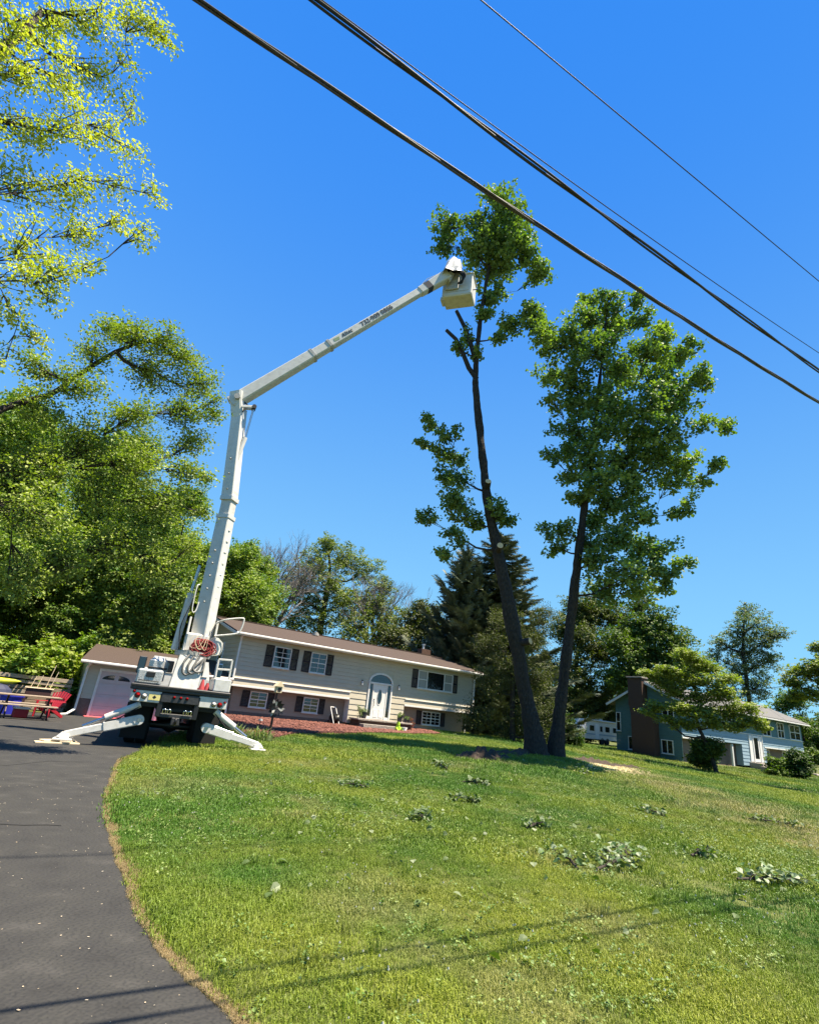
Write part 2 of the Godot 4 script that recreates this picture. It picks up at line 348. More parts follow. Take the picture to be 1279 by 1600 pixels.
const TRUNK_L2 := [-2.26, 5.78, -13.31, 0.098, -1.91, 6.72, -13.36, 0.075, -1.23, 7.43, -13.44, 0.062, -0.96, 7.96, -13.47, 0.056, -0.31, 9.18, -13.50, 0.048, 0.26, 9.81, -13.50, 0.033, 0.79, 10.33, -13.48, 0.017]
const CROWN_L2 := [-0.50, 10.06, -14.01, 0.433, 0.02, 9.70, -13.26, 0.484, 0.67, 10.02, -13.29, 0.434, -0.71, 8.97, -13.37, 0.402, 1.28, 9.92, -13.70, 0.453, 0.63, 9.35, -14.03, 0.615, 1.90, 9.55, -14.00, 0.467, 2.24, 8.41, -13.19, 0.304, 1.62, 8.48, -13.76, 0.547, 0.47, 7.73, -13.23, 0.497, 1.99, 7.68, -13.80, 0.442, -0.68, 7.82, -13.06, 0.470, -1.67, 8.27, -13.85, 0.390, -1.30, 7.03, -13.45, 0.515, -0.23, 7.03, -13.99, 0.714, -0.96, 5.91, -13.54, 0.650, 0.93, 6.46, -13.08, 0.635, 2.13, 6.64, -13.32, 0.421, 2.27, 8.87, -13.08, 0.153, 2.46, 6.56, -12.98, 0.192, 0.28, 5.56, -13.56, 0.680, 1.73, 5.81, -13.34, 0.624, 2.72, 5.81, -13.47, 0.229, -0.58, 4.55, -12.51, 0.589, 1.19, 4.72, -13.57, 0.690, 2.61, 4.88, -13.23, 0.313, 0.10, 4.00, -13.70, 0.650, -2.31, 6.53, -13.70, 0.548, -1.80, 4.97, -13.43, 0.589, 2.04, 4.13, -13.46, 0.546, -0.54, 3.38, -13.48, 0.530]
const TRUNK_G1 := [23.07, 4.83, -46.60, 0.361, 22.34, 8.01, -46.96, 0.307, 22.37, 10.81, -46.94, 0.251, 22.31, 14.04, -46.97, 0.160, 21.76, 16.63, -47.23, 0.065]
const CROWN_G1 := [21.77, 16.70, -47.55, 1.309, 20.46, 14.23, -46.89, 1.636, 23.63, 15.63, -46.52, 1.695, 20.14, 12.78, -48.60, 1.785, 22.29, 12.56, -45.76, 1.744, 26.09, 14.88, -46.59, 1.462, 27.43, 13.25, -44.85, 1.169, 21.46, 10.84, -49.11, 1.798, 23.75, 10.92, -45.32, 1.987, 26.77, 11.43, -44.36, 1.645, 19.50, 8.58, -47.58, 1.211, 21.53, 8.69, -45.60, 1.680, 24.65, 8.52, -43.73, 1.803, 27.71, 9.62, -43.10, 1.485]
const TRUNK_G4 := [28.50, 4.43, -38.63, 0.279, 28.28, 7.14, -38.78, 0.228, 28.11, 9.40, -38.91, 0.116]
const CROWN_G4 := [28.46, 9.53, -39.90, 1.423, 28.75, 9.98, -37.46, 1.147, 27.85, 8.25, -39.85, 1.632, 28.47, 7.97, -37.75, 1.414, 29.59, 8.65, -36.52, 1.128, 26.11, 7.38, -39.22, 1.406, 28.42, 10.64, -39.04, 0.825, 25.65, 7.36, -40.58, 1.144]
const TRUNK_G5 := [13.62, 3.57, -43.94, 0.205, 13.01, 6.53, -44.12, 0.157, 12.88, 8.09, -44.16, 0.079]
const CROWN_G5 := [12.89, 8.36, -44.23, 0.744, 13.37, 7.53, -43.95, 0.633, 12.40, 6.92, -43.81, 1.035, 14.13, 6.97, -43.76, 0.740, 14.64, 8.17, -44.37, 0.868, 14.33, 9.10, -43.30, 0.641, 15.47, 7.20, -43.74, 0.860]
const TRUNK_YG := [52.32, -1.17, -40.24, 0.490, 52.35, 4.46, -40.19, 0.398, 52.16, 8.64, -40.44, 0.260, 52.40, 12.33, -40.13, 0.114]
const CROWN_YG := [50.51, 12.43, -40.93, 1.960, 51.44, 11.38, -38.96, 2.356, 53.41, 10.20, -37.43, 2.187, 50.35, 7.70, -39.04, 2.714, 53.15, 4.39, -43.07, 2.873, 52.79, 5.26, -38.38, 2.709, 53.69, 7.45, -36.09, 1.977, 48.29, 8.13, -41.84, 2.044, 47.60, 4.55, -43.03, 2.020, 51.23, 1.72, -39.78, 1.963, 54.06, 3.76, -37.29, 1.971, 51.13, 1.50, -42.33, 1.882, 55.29, 15.92, -39.93, 2.368, 56.46, 14.75, -37.24, 2.145, 55.22, 12.87, -34.47, 1.737, 52.55, 15.46, -40.67, 2.021, 57.03, 11.43, -36.51, 2.096, 55.43, 15.79, -34.05, 1.174, 54.14, 14.18, -40.51, 2.340]
const TRUNK_OL := [24.53, -0.27, -23.54, 0.167, 24.46, 2.69, -23.61, 0.153, 24.43, 6.46, -23.65, 0.100]
const CROWN_OL := [25.02, 6.52, -22.71, 1.026, 26.06, 8.20, -22.53, 0.813, 24.13, 4.87, -23.39, 1.088, 25.71, 4.33, -22.66, 1.089, 24.99, 2.41, -23.07, 1.064, 23.56, 7.69, -23.52, 0.876, 23.86, 6.23, -24.98, 1.060, 26.41, 2.58, -22.25, 0.840, 23.31, 3.94, -24.70, 1.018, 22.85, 2.05, -24.90, 0.918, 24.77, 1.23, -24.36, 0.849, 25.59, 1.30, -22.11, 0.740]
const TRUNK_R1 := [53.47, 3.78, -31.39, 0.290, 53.44, 8.13, -31.43, 0.232, 53.69, 11.41, -31.01, 0.135]
const CROWN_R1 := [53.74, 12.54, -33.16, 1.542, 53.54, 13.39, -30.78, 1.497, 54.10, 11.42, -29.51, 1.459, 52.91, 10.64, -31.30, 1.875, 53.49, 9.39, -28.99, 1.292, 51.64, 9.18, -32.76, 1.874, 50.87, 7.15, -33.82, 1.664, 52.79, 8.05, -30.03, 1.420, 55.38, 9.01, -28.09, 1.165, 54.76, 7.68, -28.84, 0.967, 50.26, 10.99, -34.01, 1.360, 51.65, 6.64, -32.18, 1.632]
const TRUNK_R2 := [68.91, 4.46, -29.61, 0.255, 68.95, 7.93, -29.50, 0.222, 68.93, 12.27, -29.55, 0.171, 69.17, 16.84, -29.00, 0.078]
const CROWN_R2 := [69.93, 17.39, -29.20, 0.943, 68.63, 15.51, -27.79, 1.285, 69.86, 14.53, -26.59, 0.973, 69.72, 14.70, -30.36, 1.176, 70.09, 14.66, -25.54, 0.518, 69.51, 13.41, -27.59, 1.201, 69.62, 12.75, -29.81, 1.231, 67.37, 13.21, -31.04, 0.846, 67.52, 10.62, -30.16, 1.201, 70.44, 11.00, -28.96, 1.366, 70.28, 11.69, -27.11, 0.892, 68.84, 8.66, -28.22, 1.244, 68.73, 8.25, -29.92, 1.118, 67.38, 12.11, -32.12, 0.697]
const CROWN_R3 := [32.55, 6.95, -10.51, 0.262, 32.53, 5.61, -11.31, 0.494, 31.94, 5.85, -10.38, 0.477, 31.94, 5.16, -11.72, 0.393, 31.92, 4.62, -10.81, 0.475, 31.92, 4.29, -11.54, 0.290, 32.76, 5.34, -10.19, 0.638, 32.75, 6.26, -9.92, 0.513]
const TRUNK_D := [35.90, 0.67, -17.64, 0.136, 35.74, 1.59, -17.97, 0.119, 35.56, 2.47, -18.31, 0.100, 35.49, 3.59, -18.45, 0.071]
const CROWN_D := [33.94, 5.66, -20.55, 0.426, 34.55, 5.94, -19.64, 0.634, 35.28, 5.44, -18.59, 0.706, 35.83, 5.52, -17.36, 0.693, 35.19, 4.80, -19.66, 0.718, 36.06, 4.54, -18.46, 0.747, 35.98, 4.78, -16.81, 0.720, 34.26, 3.68, -20.51, 0.503, 34.43, 3.59, -18.90, 0.688, 35.53, 3.55, -17.87, 0.723, 37.04, 3.92, -17.02, 0.729, 36.76, 3.97, -15.77, 0.587, 36.92, 3.26, -15.56, 0.465, 35.52, 2.81, -18.73, 0.610, 36.11, 2.95, -17.44, 0.638, 36.84, 2.88, -16.66, 0.593, 36.80, 2.92, -15.21, 0.305, 33.94, 3.23, -20.88, 0.335, 36.15, 6.64, -18.53, 0.681, 35.39, 7.08, -18.64, 0.593, 36.62, 6.41, -17.83, 0.673, 34.66, 5.92, -18.93, 0.583, 36.72, 5.72, -16.68, 0.489, 34.65, 2.85, -19.92, 0.495, 34.62, 5.01, -19.97, 0.507]
const STUBS := [[13.19, 16.18, -15.63, 12.85, 16.72, -15.84, 12.52, 17.54, -16.00, 12.21, 18.20, -16.17, 11.79, 18.64, -16.42], [13.02, 17.24, -15.64, 12.70, 18.24, -15.78, 12.47, 18.85, -15.89, 12.05, 19.74, -16.11]]

# ---------------------------------------------------------------- foliage
func leaf_spray(count: int, size: float, spread: float, seed_: int, wide := 0.85, droop := 0.3) -> ArrayMesh:
	var r := RandomNumberGenerator.new()
	r.seed = seed_
	var g := Geo.new()
	for i in count:
		var at := Vector3(r.randf_range(-1, 1), r.randf_range(-0.5, 0.5), r.randf_range(-1, 1)) * spread
		var ya := r.randf() * TAU
		var b := Basis(Vector3.UP, ya) * Basis(Vector3.RIGHT, r.randf_range(-0.2, 0.9) * droop * 2.0) * Basis(Vector3.BACK, r.randf_range(-0.7, 0.7))
		var s := size * r.randf_range(0.65, 1.2)
		var w := s * wide * 0.5
		var p0 := at
		var p1 := at + b * Vector3(-w * 0.8, 0.12 * s, s * 0.28)
		var p2 := at + b * Vector3(-w, 0.1 * s, s * 0.62)
		var p3 := at + b * Vector3(0, -0.12 * s, s * 1.05)
		var p4 := at + b * Vector3(w, 0.1 * s, s * 0.62)
		var p5 := at + b * Vector3(w * 0.8, 0.12 * s, s * 0.28)
		var mid := at + b * Vector3(0, 0, s * 0.5)
		g.tri(p0, p1, mid); g.tri(p1, p2, mid); g.tri(p2, p3, mid)
		g.tri(p3, p4, mid); g.tri(p4, p5, mid); g.tri(p5, p0, mid)
	return g.mesh()
func needle_spray(seed_: int) -> ArrayMesh:
	var r := RandomNumberGenerator.new()
	r.seed = seed_
	var g := Geo.new()
	for i in 26:
		var z := -0.28 + i * 0.024
		for s in [-1, 1]:
			var len := 0.17 * (1.0 - absf(i - 11) / 26.0) * r.randf_range(0.7, 1.2)
			var a := Vector3(0, 0, z)
			var tip := a + Vector3(s * len, r.randf_range(-0.07, 0.05), len * 0.9)
			g.tri(a, a + Vector3(0, 0.014, 0.03), tip)
	return g.mesh()

class Buf:
	var f := PackedFloat32Array()
	var count := 0
	func add(b: Basis, o: Vector3, c: Color) -> void:
		f.append_array([b.x.x, b.y.x, b.z.x, o.x, b.x.y, b.y.y, b.z.y, o.y, b.x.z, b.y.z, b.z.z, o.z, c.r, c.g, c.b, 1.0])
		count += 1
func multi(parent: Node, called: String, mesh: Mesh, m: Material, b: Buf) -> MultiMeshInstance3D:
	var mm := MultiMesh.new()
	mm.transform_format = MultiMesh.TRANSFORM_3D
	mm.use_colors = true
	mm.mesh = mesh
	mm.instance_count = b.count
	mm.buffer = b.f
	var o := MultiMeshInstance3D.new()
	o.name = numbered(called) if parent == self else called
	o.multimesh = mm
	o.material_override = m
	o.set_meta("kind", "stuff")
	parent.add_child(o, true)
	return o
func rdir(r: RandomNumberGenerator) -> Vector3:
	var z := r.randf_range(-1, 1)
	var a := r.randf() * TAU
	return Vector3(sqrt(1 - z * z) * cos(a), z, sqrt(1 - z * z) * sin(a))
func lin(r: float, g: float, b: float) -> Color: return Color(r, g, b)

# a broadleaf tree from its trunk line and the clumps of its crown
# tr: x y z radius ..., bl: x y z radius ... in the world; o: options
func broadleaf(called: String, label: String, tr: Array, bl: Array, o: Dictionary, group := "") -> Node3D:
	var r := RandomNumberGenerator.new()
	r.seed = o.get("seed", 1)
	var base := Vector3(tr[0], o.get("y", hgt(tr[0], tr[2])), tr[2])
	var t := thing(called, label, o.get("cat", "tree"), base, 0, group)
	var pts := []; var rad := []
	var k := 0
	while k < tr.size():
		pts.append(Vector3(tr[k], tr[k + 1], tr[k + 2]) - base); rad.append(tr[k + 3])
		k += 4
	pts[0].y = -0.1
	# resample so that the trunk bends and its bark swells
	var sp := []; var sr := []
	for i in pts.size() - 1:
		var seg := int(max(2, (pts[i + 1] - pts[i]).length() / (0.22 if o.get("flare", false) else 0.5)))
		for j in seg:
			var u := float(j) / seg
			var p: Vector3 = pts[i].cubic_interpolate(pts[i + 1], pts[max(i - 1, 0)], pts[min(i + 2, pts.size() - 1)], u)
			sp.append(p + Vector3(r.randf_range(-1, 1), 0, r.randf_range(-1, 1)) * rad[i] * 0.06)
			sr.append(lerpf(rad[i], rad[i + 1], u) * r.randf_range(0.95, 1.06))
	sp.append(pts[-1]); sr.append(rad[-1])
	if o.get("flare", false):
		for i in 6: sr[i] *= 1.0 + 0.5 * pow(1.0 - i / 6.0, 2.0)
	var wood := Geo.new().tube(sp, sr, o.get("sides", 12))
	if o.get("flare", false):   # furrowed bark and swellings
		for i in wood.v.size():
			var q := wood.v[i]; var d := wood.n[i]
			var f := fnl.get_noise_3d(d.x * 160.0 + q.x * 20.0, q.y * 26.0, d.z * 160.0) * 0.075 + fnl.get_noise_3d(q.x * 60.0, q.y * 60.0, q.z * 60.0 + 70.0) * 0.05
			wood.v[i] += d * f * (1.0 - q.y / 40.0)
		var st := SurfaceTool.new()
		st.create_from_arrays(wood.mesh().surface_get_arrays(0)); st.generate_normals()
		pm(t, "trunk", st.commit(), o.get("bark", M.bark))
	else:
		part(t, "trunk", wood, o.get("bark", M.bark))
	var np := []; var nr := []
	for i in range(int(sp.size() * o.get("from", 0.25)), sp.size()):
		np.append(sp[i]); nr.append(sr[i])
	var blobs := []
	k = 0
	while k < bl.size():
		blobs.append([Vector3(bl[k], bl[k + 1], bl[k + 2]) - base, bl[k + 3] * o.get("grow", 1.0)])
		k += 4
	blobs.sort_custom(func(a, b):
		var da := 1e9; var db := 1e9
		for p in sp: da = min(da, p.distance_squared_to(a[0])); db = min(db, p.distance_squared_to(b[0]))
		return da < db)
	var buf := Buf.new()
	var ca: Color = o.ca; var cb: Color = o.cb
	var dens: float = o.get("dens", 30.0)
	var per: int = o.get("per", 4)
	var ls: float = o.get("ls", 1.0)
	var sq: float = o.get("squash", 0.85)
	for bi in blobs.size():
		var c: Vector3 = blobs[bi][0]; var br: float = blobs[bi][1]
		var best := 0; var bd := 1e9
		for i in np.size():
			var d: Vector3 = c - np[i]
			var hd := Vector2(d.x, d.z).length()
			var cost: float = d.length() + 1.6 * maxf(0.0, 0.4 * hd - d.y) - nr[i] * 1.0
			if cost < bd: bd = cost; best = i
		var p0: Vector3 = np[best]
		var L := p0.distance_to(c)
		var r0: float = min(nr[best] * 0.65, 0.012 + 0.016 * L + 0.012 * br) * o.get("limb", 1.0)
		var path := []; var prad := []
		var seg := int(clamp(L / 0.45, 3, 9))
		var sag := Vector3(0, L * 0.12, 0) + rdir(r) * L * 0.07
		for j in seg + 1:
			var u := float(j) / seg
			path.append(p0.lerp(c, u) - sag * sin(u * PI) + rdir(r) * 0.03 * L * sin(u * PI))
			prad.append(lerpf(r0, max(0.008, r0 * 0.35), u))
		var limbs := Geo.new()
		limbs.tube(path, prad, 6, false)
		for j in range(1, seg + 1):
			np.append(path[j]); nr.append(prad[j])
		var nt := int(max(4, dens * pow(br, o.get("pow", 1.8))))
		for q in nt:
			var e := c + rdir(r) * Vector3(1, sq, 1) * br * pow(r.randf(), 0.5)
			var s: Vector3 = path[r.randi_range(int(seg * 0.5), seg)]
			var m := s.lerp(e, 0.5) + rdir(r) * br * 0.12 + Vector3(0, -0.06 * br, 0)
			limbs.tube([s, m, e], [0.010 * o.get("tw", 1.0), 0.007 * o.get("tw", 1.0), 0.003 * o.get("tw", 1.0)], 3, false)
			if r.randf() < o.get("bare", 0.0): continue
			var tone := clampf(r.randf() * 0.8 + 0.1 + r.randf_range(-0.1, 0.1), 0, 1)
			for w in per:
				var at: Vector3 = m.lerp(e, r.randf_range(0.15, 1.1)) + rdir(r) * br * o.get("fuzz", 0.3)
				var b := Basis(Vector3.UP, r.randf() * TAU) * Basis(Vector3.RIGHT, r.randf_range(-1, 1) * o.get("tilt", 0.6))
				var cc := ca.lerp(cb, clampf(tone + r.randf_range(-0.2, 0.2), 0, 1)) * r.randf_range(0.85, 1.15)
				buf.add(b.scaled(Vector3.ONE * ls * r.randf_range(0.75, 1.25)), at, cc)
		part(t, "limb", limbs, o.get("twig", M.twig))
	if buf.count > 0:
		multi(t, "crown", o.mesh, o.get("mat", M.leaf), buf)
	return t
# clumps for a crown that is only known by its place and size
func clumps(c: Vector3, rx: float, ry: float, n: int, br: float, seed_: int) -> Array:
	var r := RandomNumberGenerator.new()
	r.seed = seed_
	var out := []
	for i in n:
		var d := rdir(r) * pow(r.randf(), 0.4)
		out.append_array([c.x + d.x * rx, c.y + d.y * ry, c.z + d.z * rx, br * r.randf_range(0.75, 1.25)])
	return out
func straight_trunk(b: Vector3, h: float, r0: float, lean := Vector3.ZERO) -> Array:
	var out := []
	for i in 5:
		var u := i / 4.0
		out.append_array([b.x + lean.x * u, b.y + h * u, b.z + lean.z * u, r0 * (1.0 - u * 0.85)])
	return out
func conifer(called: String, label: String, base: Vector3, h: float, rmax: float, seed_: int, ca: Color, cb: Color, low := 0.06, up := 0.15) -> Node3D:
	var r := RandomNumberGenerator.new()
	r.seed = seed_
	var t := thing(called, label, "tree", base)
	part(t, "trunk", Geo.new().tube([Vector3(0, -0.1, 0), Vector3(0.05, h * 0.5, 0), Vector3(0, h, 0)], [0.28, 0.16, 0.015], 8), M.bark)
	var br := Geo.new()
	var buf := Buf.new()
	var y := h * low
	while y < h * 0.985:
		var u := y / h
		var L := rmax * pow(1.0 - u, 0.68) * (0.75 + 0.25 * sin(y * 5.0 + seed_))
		var nb := int(lerpf(8, 4, u))
		var a0 := r.randf() * TAU
		for i in nb:
			var a := a0 + TAU * i / nb + r.randf_range(-0.3, 0.3)
			var len := L * r.randf_range(0.6, 1.2) + 0.15
			var d := Vector3(cos(a), 0, sin(a))
			var p := []
			for j in 5:
				var q := j / 4.0
				p.append(Vector3(0, y, 0) + d * len * q + Vector3(0, -0.34 * len * q + (0.2 + up) * len * q * q * q, 0))
			br.tube(p, [0.04, 0.03, 0.022, 0.015, 0.005], 3, false)
			var m := int(max(3, len / 0.13))
			for j in m:
				var q := (j + r.randf()) / m
				var k := int(min(q * 4, 3))
				var at: Vector3 = p[k].lerp(p[k + 1], q * 4 - k)
				var fw: Vector3 = (p[k + 1] - p[k]).normalized()
				var side := r.randf_range(-1.1, 1.1)
				fw = (fw.rotated(Vector3.UP, side) + Vector3(0, -0.35 * r.randf(), 0)).normalized()
				var bs := Basis.looking_at(-fw, Vector3.UP) * Basis(Vector3.BACK, r.randf_range(-0.7, 0.7))
				buf.add(bs.scaled(Vector3.ONE * r.randf_range(1.2, 2.2)), at + fw * 0.15, ca.lerp(cb, r.randf()) * r.randf_range(0.8, 1.2))
		y += h * 0.0165 * r.randf_range(0.8, 1.2)
	part(t, "branches", br, M.twig).set_meta("kind", "stuff")
	multi(t, "crown", needle_spray(seed_), M.needle, buf)
	return t
func fork(g: Geo, p: Vector3, d: Vector3, len: float, rad: float, depth: int, r: RandomNumberGenerator) -> void:
	var m := p + d * len * 0.5 + rdir(r) * len * 0.05
	var e := p + d * len
	g.tube([p, m, e], [rad, rad * 0.85, rad * 0.68], 5 if depth > 3 else 3, false)
	if depth == 0: return
	for i in (3 if r.randf() < 0.55 else 2):
		var nd := (d + rdir(r) * 0.62 + Vector3(0, 0.16, 0)).normalized()
		fork(g, e if i < 2 else m, nd, len * r.randf_range(0.62, 0.86), rad * 0.62, depth - 1, r)
func bare_tree(called: String, label: String, base: Vector3, h: float, seed_: int, spread := 1.0) -> Node3D:
	var r := RandomNumberGenerator.new()
	r.seed = seed_
	var t := thing(called, label, "tree", base, 0, "bare trees behind the house")
	var th := h * 0.34
	part(t, "trunk", Geo.new().tube([Vector3(0, -0.1, 0), Vector3(0.1, th * 0.5, 0), Vector3(0, th, 0)], [h * 0.018, h * 0.015, h * 0.012], 8), M.greybark)
	var g := Geo.new()
	for i in 5:
		var a := TAU * i / 5 + r.randf()
		fork(g, Vector3(0, th * r.randf_range(0.75, 1.0), 0), Vector3(cos(a) * 0.42 * spread, 1, sin(a) * 0.42 * spread).normalized(), h * 0.19, h * 0.0125, 7, r)
	part(t, "crown", g, M.greybark)
	return t

# ---------------------------------------------------------------- houses
func hexa(g: Geo, a: Array, b: Array) -> Geo:   # two loops of four corners, joined
	var o := Vector3.ZERO
	for p in a + b: o += p / 8.0
	g.oquad(a[0], a[1], a[2], a[3], o); g.oquad(b[0], b[1], b[2], b[3], o)
	for i in 4: g.oquad(a[i], a[(i + 1) % 4], b[(i + 1) % 4], b[i], o)
	return g
func front_at(z: float, base: Vector3) -> Transform3D: return Transform3D(Basis.IDENTITY, Vector3(0, 0, z) - base)
func left_at(x: float, base: Vector3) -> Transform3D: return Transform3D(Basis(Vector3(0, 0, 1), Vector3.UP, Vector3(-1, 0, 0)), Vector3(x, 0, 0) - base)
func boards(p: Node, xf: Transform3D, u0: float, u1: float, v0: float, v1: float, rows: int, m: Material, called := "siding_board") -> void:
	var h := (v1 - v0) / rows
	for i in rows:
		var a := v0 + h * i
		var g := Geo.new()
		var e := 0.0015 * (i % 3)
		hexa(g, [xf * Vector3(u0, a, 0), xf * Vector3(u0, a, 0.034 + e), xf * Vector3(u0, a + h - 0.004, 0.012), xf * Vector3(u0, a + h - 0.004, 0)], [xf * Vector3(u1, a, 0), xf * Vector3(u1, a, 0.034 + e), xf * Vector3(u1, a + h - 0.004, 0.012), xf * Vector3(u1, a + h - 0.004, 0)])
		part(p, called, g, m)
func span_at(g: Geo, xf: Transform3D, a: Vector3, b: Vector3, bev := 0.008) -> Geo:
	return g.rbox((a + b) / 2.0, (b - a).abs(), bev, xf)
# sashes: list of [u0, u1] shares; cols x rows of panes in each
func window(p: Node, xf: Transform3D, u0: float, u1: float, v0: float, v1: float, sashes: Array, cols: int, rows: int, w := 0.05, pane_m: Material = null) -> void:
	var f := Geo.new()
	var t := 0.055
	span_at(f, xf, Vector3(u0 - t, v0 - t, 0.01), Vector3(u0, v1 + t, w + 0.035)); span_at(f, xf, Vector3(u1, v0 - t, 0.01), Vector3(u1 + t, v1 + t, w + 0.035))
	span_at(f, xf, Vector3(u0, v1, 0.01), Vector3(u1, v1 + t, w + 0.032)); span_at(f, xf, Vector3(u0, v0 - t, 0.01), Vector3(u1, v0, w + 0.032))
	var o := part(p, "window", f, M.trim)
	part(o, "sill", span_at(Geo.new(), xf, Vector3(u0 - t - 0.03, v0 - t - 0.04, 0.01), Vector3(u1 + t + 0.03, v0 - t, w + 0.07)), M.trim)
	for s in sashes:
		var a := lerpf(u0, u1, s[0]); var b := lerpf(u0, u1, s[1])
		var n: int = s[2] if s.size() > 2 else cols
		var k: int = s[3] if s.size() > 3 else rows
		for i in n: for j in k:
			var pa := lerpf(a, b, float(i) / n); var pb := lerpf(a, b, (i + 1.0) / n)
			var qa := lerpf(v0, v1, float(j) / k); var qb := lerpf(v0, v1, (j + 1.0) / k)
			var c := Vector3((pa + pb) / 2, (qa + qb) / 2, w - 0.012)
			var lean := Transform3D(Basis(Vector3.RIGHT, 0.004 * sin(i * 3.1 + j * 1.7 + a)) * Basis(Vector3.UP, 0.004 * cos(i * 2.3 + j + a)), c)
			part(o, "pane", Geo.new().box(Vector3.ZERO, Vector3(pb - pa - 0.004, qb - qa - 0.004, 0.006), xf * lean), M.curtain if pane_m == null and s.size() > 4 else (pane_m if pane_m else M.glass))
		for i in range(1, n):
			var c := lerpf(a, b, float(i) / n)
			part(o, "muntin", span_at(Geo.new(), xf, Vector3(c - 0.012, v0, w - 0.006), Vector3(c + 0.012, v1, w + 0.012), 0.003), M.trim)
		for j in range(1, k):
			var c := lerpf(v0, v1, float(j) / k)
			var th := 0.024 if j * 2 == k else 0.011
			part(o, "muntin", span_at(Geo.new(), xf, Vector3(a, c - th, w - 0.005), Vector3(b, c + th, w + 0.014), 0.003), M.trim)
		if s[1] < 0.99:
			part(o, "mullion", span_at(Geo.new(), xf, Vector3(b - 0.03, v0, w - 0.01), Vector3(b + 0.03, v1, w + 0.02), 0.004), M.trim)
func shutter(p: Node, xf: Transform3D, u0: float, u1: float, v0: float, v1: float) -> void:
	var g := Geo.new()
	var t := 0.045
	span_at(g, xf, Vector3(u0, v0, 0.036), Vector3(u0 + t, v1, 0.075)); span_at(g, xf, Vector3(u1 - t, v0, 0.036), Vector3(u1, v1, 0.075))
	var o := part(p, "shutter", g, M.shutter)
	for c in [v0, (v0 + v1) / 2 - t / 2, v1 - t]: part(o, "rail", span_at(Geo.new(), xf, Vector3(u0 + t, c, 0.036), Vector3(u1 - t, c + t, 0.073)), M.shutter)
	var n := int((v1 - v0 - 0.12) / 0.06)
	for i in n:
		var y := v0 + t + (i + 0.5) * (v1 - v0 - 2 * t) / n
		part(o, "louver", Geo.new().box(Vector3.ZERO, Vector3(u1 - u0 - 2 * t, 0.05, 0.01), xf * Transform3D(Basis(Vector3.RIGHT, -0.5), Vector3((u0 + u1) / 2, y, 0.052))), M.shutter)
func downspout(p: Node, pts: Array) -> void:
	var g := Geo.new()
	for i in pts.size() - 1: g.beam(pts[i], pts[i + 1] + (pts[i + 1] - pts[i]).normalized() * 0.03, Vector3(1, 0, 0.01), 0.085, 0.065, 0.085, 0.065, 0.1)
	part(p, "downspout", g, M.trim)
func slab(p: Node, called: String, a: Array, t: float, m: Material) -> MeshInstance3D:   # four corners, thickened downwards
	var b := []
	for q in a: b.append(q - Vector3(0, t, 0))
	return part(p, called, hexa(Geo.new(), a, b), m)

